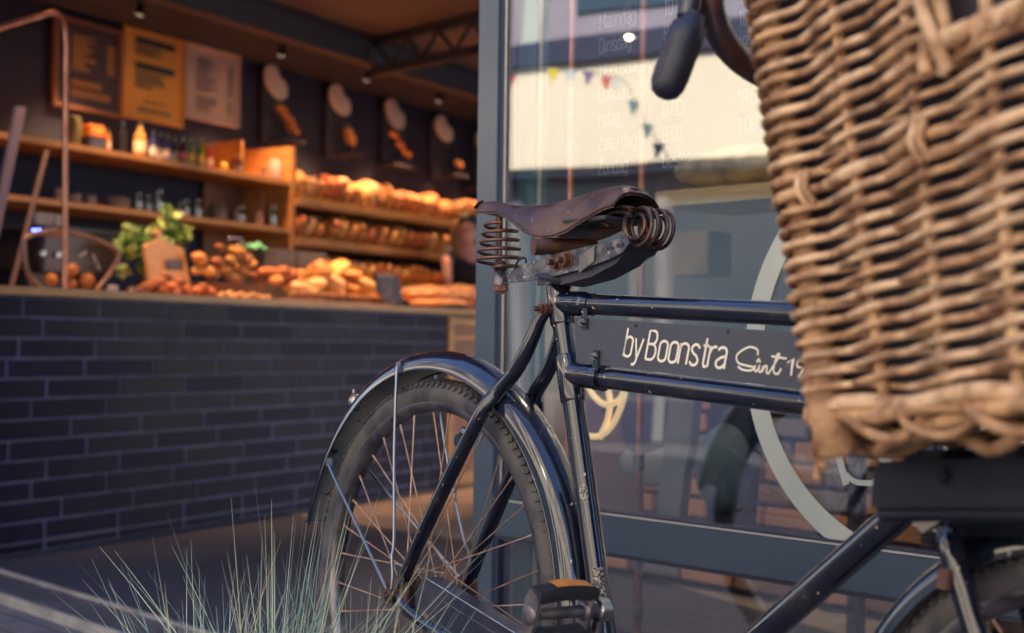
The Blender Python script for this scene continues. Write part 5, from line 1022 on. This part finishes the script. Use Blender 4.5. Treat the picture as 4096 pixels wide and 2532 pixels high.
# furniture and bags behind the door
def wq(pts, off): return [hit(x, y, W0+WN*off, WN) for x, y in pts]
mb = MB(); mb.prism(wq([(2330, 1380), (2545, 1400), (2545, 2150), (2330, 2110)], .75), WN*.03); solo('brown_panel', mb, mat('umber wood panel', (.17, .10, .095), .6, col2=(.11, .07, .075), scale=3), wpt(wt(2430, 1900, .75)[0], .75, 0), 'umber wooden panel standing behind the gold neon sign', 'panel')
mb = MB(); mb.prism(wq([(2678, 1585), (2775, 1600), (2760, 1780), (2735, 1900), (2715, 2080), (2622, 2075)], .40), WN*.03); solo('leaning_plank', mb, mat('grey green weathered plank', (.26, .26, .21), .6, col2=(.18, .21, .19), scale=5, stretch=(2, 2, .5)), wpt(wt(2670, 2080, .4)[0], .4, 0), 'wide pale grey-green plank leaning behind the glass', 'plank')
mb = MB(); mb.prism(wq([(2840, 1560), (2990, 1560), (3000, 1740), (2975, 1900), (2960, 2110), (2825, 2090), (2835, 1800)], .46), WN*.06); solo('chair_back', mb, mat('navy chair cover', (.035, .045, .085), .6, col2=(.08, .11, .15), scale=5, lo=.5, hi=.7), wpt(wt(2900, 2100, .46)[0], .46, 0), 'navy blue upright chair back behind the lower glass', 'chair')
for i, (x, y, rx, rz, m_, lb) in enumerate(((2620, 1850, .11, .06, (.34, .33, .29), 'pale grey cushion beside the copper pipe'), (2600, 1690, .09, .15, (.07, .065, .095), 'dark lilac bag hanging beside the copper pipe'), (2900, 1880, .075, .10, (.13, .17, .19), 'teal grey cushion on the navy chair'))):
    P = hit(x, y, W0+WN*(.62 if i < 2 else .40), WN); mb = MB(); mb.ell(P, (rx, .05, rz), (WD, WN, UZ), 14, 18, noise=.05, seed=i+70); solo(('cushion', 'bag', 'cushion')[i], mb, mat(lb.split(' ')[0]+' cloth %d' % i, m_, .8, bump=.4), P-UZ*rz, lb, ('cushion', 'bag', 'cushion')[i], smooth=60)
mb = MB(); ax2 = WX; r6 = random.Random(4)
for rz in range(10):
    z = .02+rz*.0685; s = -.95+(.11 if rz % 2 else 0)
    while s < 1.4: mb.box(wpt(s, 1.45+r6.uniform(-.003, .003), z+.029), (.205, .08, .055), ax2, bev=.004, mi=r6.choice((0, 0, 1, 2))); s += .22
bw_ = Thing('inner_brick_wall', wpt(.2, 1.5, 0), 'rough orange-brown brick wall at the back of the room behind the glass', 'wall'); bw_.part('bricks', mb, [mat('orange inner brick', (.36, .17, .09), .8, bump=.6), mat('brown inner brick', (.20, .11, .085), .8, bump=.6), mat('grey inner brick', (.17, .15, .16), .8, bump=.6)])
mb = MB(); wb(mb, -1.05, 1.5, 0, .70, 1.47, 1.66, 0); bw_.part('mortar', mb, M['steeldark'])
mb = MB(); wb(mb, .25, 1.9, .70, .73, .9, 1.35); wt2 = Thing('cafe_table', wpt(1.0, 1.1, 0), 'brown cafe table in the room behind the glass', 'table'); wt2.part('table_top', mb, M['counterwood'])
for a, b in ((.32, .95), (1.8, .95), (.32, 1.3), (1.8, 1.3)): mb = MB(); wb(mb, a, a+.035, 0, .699, b, b+.035); wt2.part('leg', mb, M['steeldark'])

for nm, q, off, col_, lb, ct_ in (('warm_glow_box', (2690, 930, 2830, 1100), 1.3, (.13, .08, .05), 'brown box standing in for a warm glow behind the top tube', 'glow stand-in'), ('pale_curtain', (2150, 1080, 2210, 1900), 1.3, (.42, .36, .26), 'narrow pale curtain hanging behind the saddle spring', 'curtain'), ('wall_post', (2515, 830, 2570, 1300), 1.2, (.24, .21, .20), 'grey upright post in the dim room right of the saddle clamp', 'post')):  # first entry is a brown box painted to stand in for a warm glow
    a_ = hit(q[0], q[1], W0+WN*off, WN); b_ = hit(q[2], q[3], W0+WN*off, WN); s0q, s1q = (a_-W0).dot(WD), (b_-W0).dot(WD); mb = MB(); wb(mb, s0q, s1q, b_.z, a_.z, off, off+.12, .004)
    solo(nm, mb, mat(nm+' finish', col_, .6, col2=tuple(c*.6 for c in col_), scale=6), wpt((s0q+s1q)/2, off, b_.z), lb, ct_)
# ================================================================ STREET OPPOSITE (seen in the glass)
FO = V((-8.84, 3.83, 0)); FD = V((.470, -.883, 0)).normalized(); FN = V((-FD.y, FD.x, 0))
FX = (FD, FN, UZ)
def fp(a, o, z): return FO+FD*a+FN*o+UZ*z
fc = Thing('street_facade', fp(3, 0, 0), 'sunlit building across the street with a cream fascia over dark shop windows', 'building')
def fb(mb, a0, a1, z0, z1, o0, o1): mb.box(fp((a0+a1)/2, (o0+o1)/2, (z0+z1)/2), (a1-a0, abs(o1-o0), z1-z0), FX)
mb = MB(); fb(mb, -7, 4.19, 0, 6.5, -.6, -.1); fc.part('wall', mb, mat('lilac grey cladding', (.33, .29, .34), .7, col2=(.29, .26, .31), scale=1.5))
mb = MB(); fb(mb, -7, 4.19, 2.20, 3.02, -.1, .25); fc.part('fascia', mb, mat('cream painted fascia', (.88, .76, .56), .6))
mb = MB(); fb(mb, -7, 4.19, 3.022, 3.22, -.1, .32); fb(mb, -7, 4.19, 2.14, 2.198, -.1, .2); fc.part('dark_gutter', mb, M['tealdark'])
mb = MB(); fb(mb, -7, 4.19, 0, .33, -.1, -.06); fc.part('plinth', mb, M['tealdark'])
gm = mat('dark teal shop glazing', (.045, .075, .10), .15)
for i, a in enumerate([x*1.35-6.6 for x in range(8)]):
    mb = MB(); fb(mb, a, a+1.22, .35, 2.12, -.12, -.085); w_ = fc.part('shop_window', mb, gm); mb = MB(); fb(mb, a+1.23, a+1.33, 0, 2.13, -.1, -.05); fc.part('mullion', mb, cm('stone mullion %d' % i, (.20, .20, .21), .7))
for i, a in enumerate((-6.0, -3.8, -1.6, .62, 2.8)):
    mb = MB(); fb(mb, a, a+.95, 3.5, 5.4, -.11, -.07); w_ = fc.part('window', mb, gm)
mb = MB(); fb(mb, -.38, -.05, 3.24, 6.0, -.1, .02); fb(mb, .15, .33, 3.24, 6, -.1, .03); fc.part('pilaster', mb, cm('pale sage pilaster', (.50, .52, .45), .7))
mb = MB(); fb(mb, -7.2, 4.19, 6.5, 6.75, -.7, .15); fc.part('roof_edge', mb, M['steeldark'])
hs = Thing('fill_house', fp(13, 0, 0), 'tall cream house added behind the camera to brighten the bicycle', 'building')  # added behind the camera; pale walls feed paint highlights and warm fill
mb = MB(); fb(mb, 4.2, 22, 0, 9.5, -.5, .30); hs.part('wall', mb, mat('sunlit cream stucco', (.86, .76, .60), .7, col2=(.80, .70, .55), scale=1))
for i in range(8):
    for z_ in (.9, 4.1, 6.8): mb = MB(); fb(mb, 5+i*2.15, 6+i*2.15, z_, z_+1.6, .295, .32); hs.part('window', mb, gm)
mb = MB(); fb(mb, 4.1, 22.1, 9.5, 9.8, -.6, .45); hs.part('cornice', mb, M['steeldark'])
def mirror(p): return p-WN*(2*(p-W0).dot(WN))
bpts = [(1900, 320), (2010, 296), (2200, 270), (2340, 283), (2480, 318), (2520, 400), (2575, 500), (2640, 600), (2720, 720)]
zv = [8.2, 8.1, 8.0, 7.9, 7.8, 7.6, 7.3, 7.0, 6.8]
bn = Thing('bunting', mirror(V((0, 0, CAM_H))+ray(2340, 283)*7.9), 'string of small coloured pennants hung across the street', 'bunting')
cord = smoothpath([mirror(V((0, 0, CAM_H))+ray(x, y)*z) for (x, y), z in zip(bpts, zv)], 5); mb = MB(); mb.tube(cord, .004, 6); bn.part('cord', mb, cm('grey cord', (.3, .3, .28), .7))
fcol = [(.5, .05, .08), (.75, .6, .04), (.35, .55, .6), (.2, .15, .3), (.6, .08, .06), (.7, .68, .6), (.12, .25, .25), (.10, .22, .22), (.10, .2, .24), (.12, .24, .22), (.1, .2, .2)]
for i, (x, y, z) in enumerate(((2035, 300, 8.1), (2205, 276, 8.0), (2275, 278, 7.95), (2345, 287, 7.9), (2418, 304, 7.85), (2452, 312, 7.82), (2520, 402, 7.6), (2572, 492, 7.35), (2618, 570, 7.15))):
    P = mirror(V((0, 0, CAM_H))+ray(x, y)*z); ux = (V((0, .95, .1))).normalized(); mb = MB(); s_ = .034; mb.prism([P-ux*s_, P+ux*s_, P-UZ*.085+ux*.01], V((.003, .001, 0))); bn.part('pennant', mb, cm('pennant cloth %d' % i, fcol[i], .7))

# ================================================================ GRASS
gm_ = [mat('blue green fescue', (.20, .31, .27), .5), mat('pale green fescue', (.46, .54, .36), .5), mat('straw blade', (.62, .40, .24), .6), mat('deep green fescue', (.07, .13, .13), .5)]
def clump(x, Z, lab, n, hmin, hmax, spread, seed, lean=V((0, 0, 0))):
    P0_ = V(((x-2048)/FPX*Z, Z, .185)); rg3 = random.Random(seed); mb = MB()
    for i in range(n):
        a = rg3.uniform(0, 2*pi); r0 = rg3.uniform(0, .06); b0 = P0_+V((r0*cos(a), r0*sin(a), 0)); t = abs(rg3.gauss(0, spread)); aa = a+rg3.uniform(-.5, .5); L = hmin+(hmax-hmin)*rg3.random()**1.35
        d_ = (V((cos(aa)*t, sin(aa)*t, 1))+lean*rg3.uniform(.2, 1)).normalized(); dr = V((d_.x, d_.y, 0))*rg3.uniform(.05, .55)-UZ*rg3.uniform(0, .10)
        K = 5; w0 = rg3.uniform(.0009, .0017); sd3 = V((1, 0, 0)) if abs(d_.x) < .8 else V((0, 1, 0)); sd3 = (sd3-d_*sd3.dot(d_)).normalized(); s4 = d_.cross(sd3)
        mi = rg3.choices((0, 1, 2, 3), (40, 34, 8, 18))[0]; rows = []
        kink = rg3.uniform(-.05, .05) if rg3.random() < .12 else 0
        for q in range(K+1):
            u = q/K; c = b0+d_*(L*u)+dr*(L*u*u*.5)+sd3*(kink*max(0, u-.6)); w_ = w0*(1-u*.92); rows.append([c+sd3*w_, c+s4*w_, c-sd3*w_])
        mb.grid(rows, closev=True, mi=mi)
    o = mb.build('ornamental_grass', gm_, None, P0_, 60); tag(o, lab, 'ornamental grass', 'tufts of blue fescue')
clump(1120, 1.98, 'tallest blue-green grass tuft in front of the rear wheel', 250, .10, .40, .78, 1, V((.01, 0, 0)))
clump(820, 2.02, 'left grass tuft leaning over the metal sill strip', 160, .10, .32, .85, 2, V((-.02, 0, 0)))
clump(1430, 1.96, 'grass tuft between the rear wheel and the chain case', 200, .10, .30, .62, 3, V((.06, 0, 0)))
clump(940, 1.90, 'lowest grass tuft nearest the bottom of the picture', 210, .10, .30, .90, 4)
pb_ = Thing('planter_box', (-.38, 1.95, 0), 'low dark steel planter box the grass grows from', 'planter')
mb = MB()
for a_, b_, c_, d_ in ((-.38, 1.80, .60, .012), (-.38, 2.10, .60, .012), (-.68, 1.95, .012, .29), (-.08, 1.95, .012, .29)): mb.box((a_, b_, .10), (c_, d_, .20))
pb_.part('box_wall', mb, M['steeldark']); mb = MB(); mb.box((-.38, 1.95, .088), (.586, .286, .174)); pb_.part('soil', mb, mat('dark planting soil', (.05, .045, .05), .95, bump=1, bscale=60))
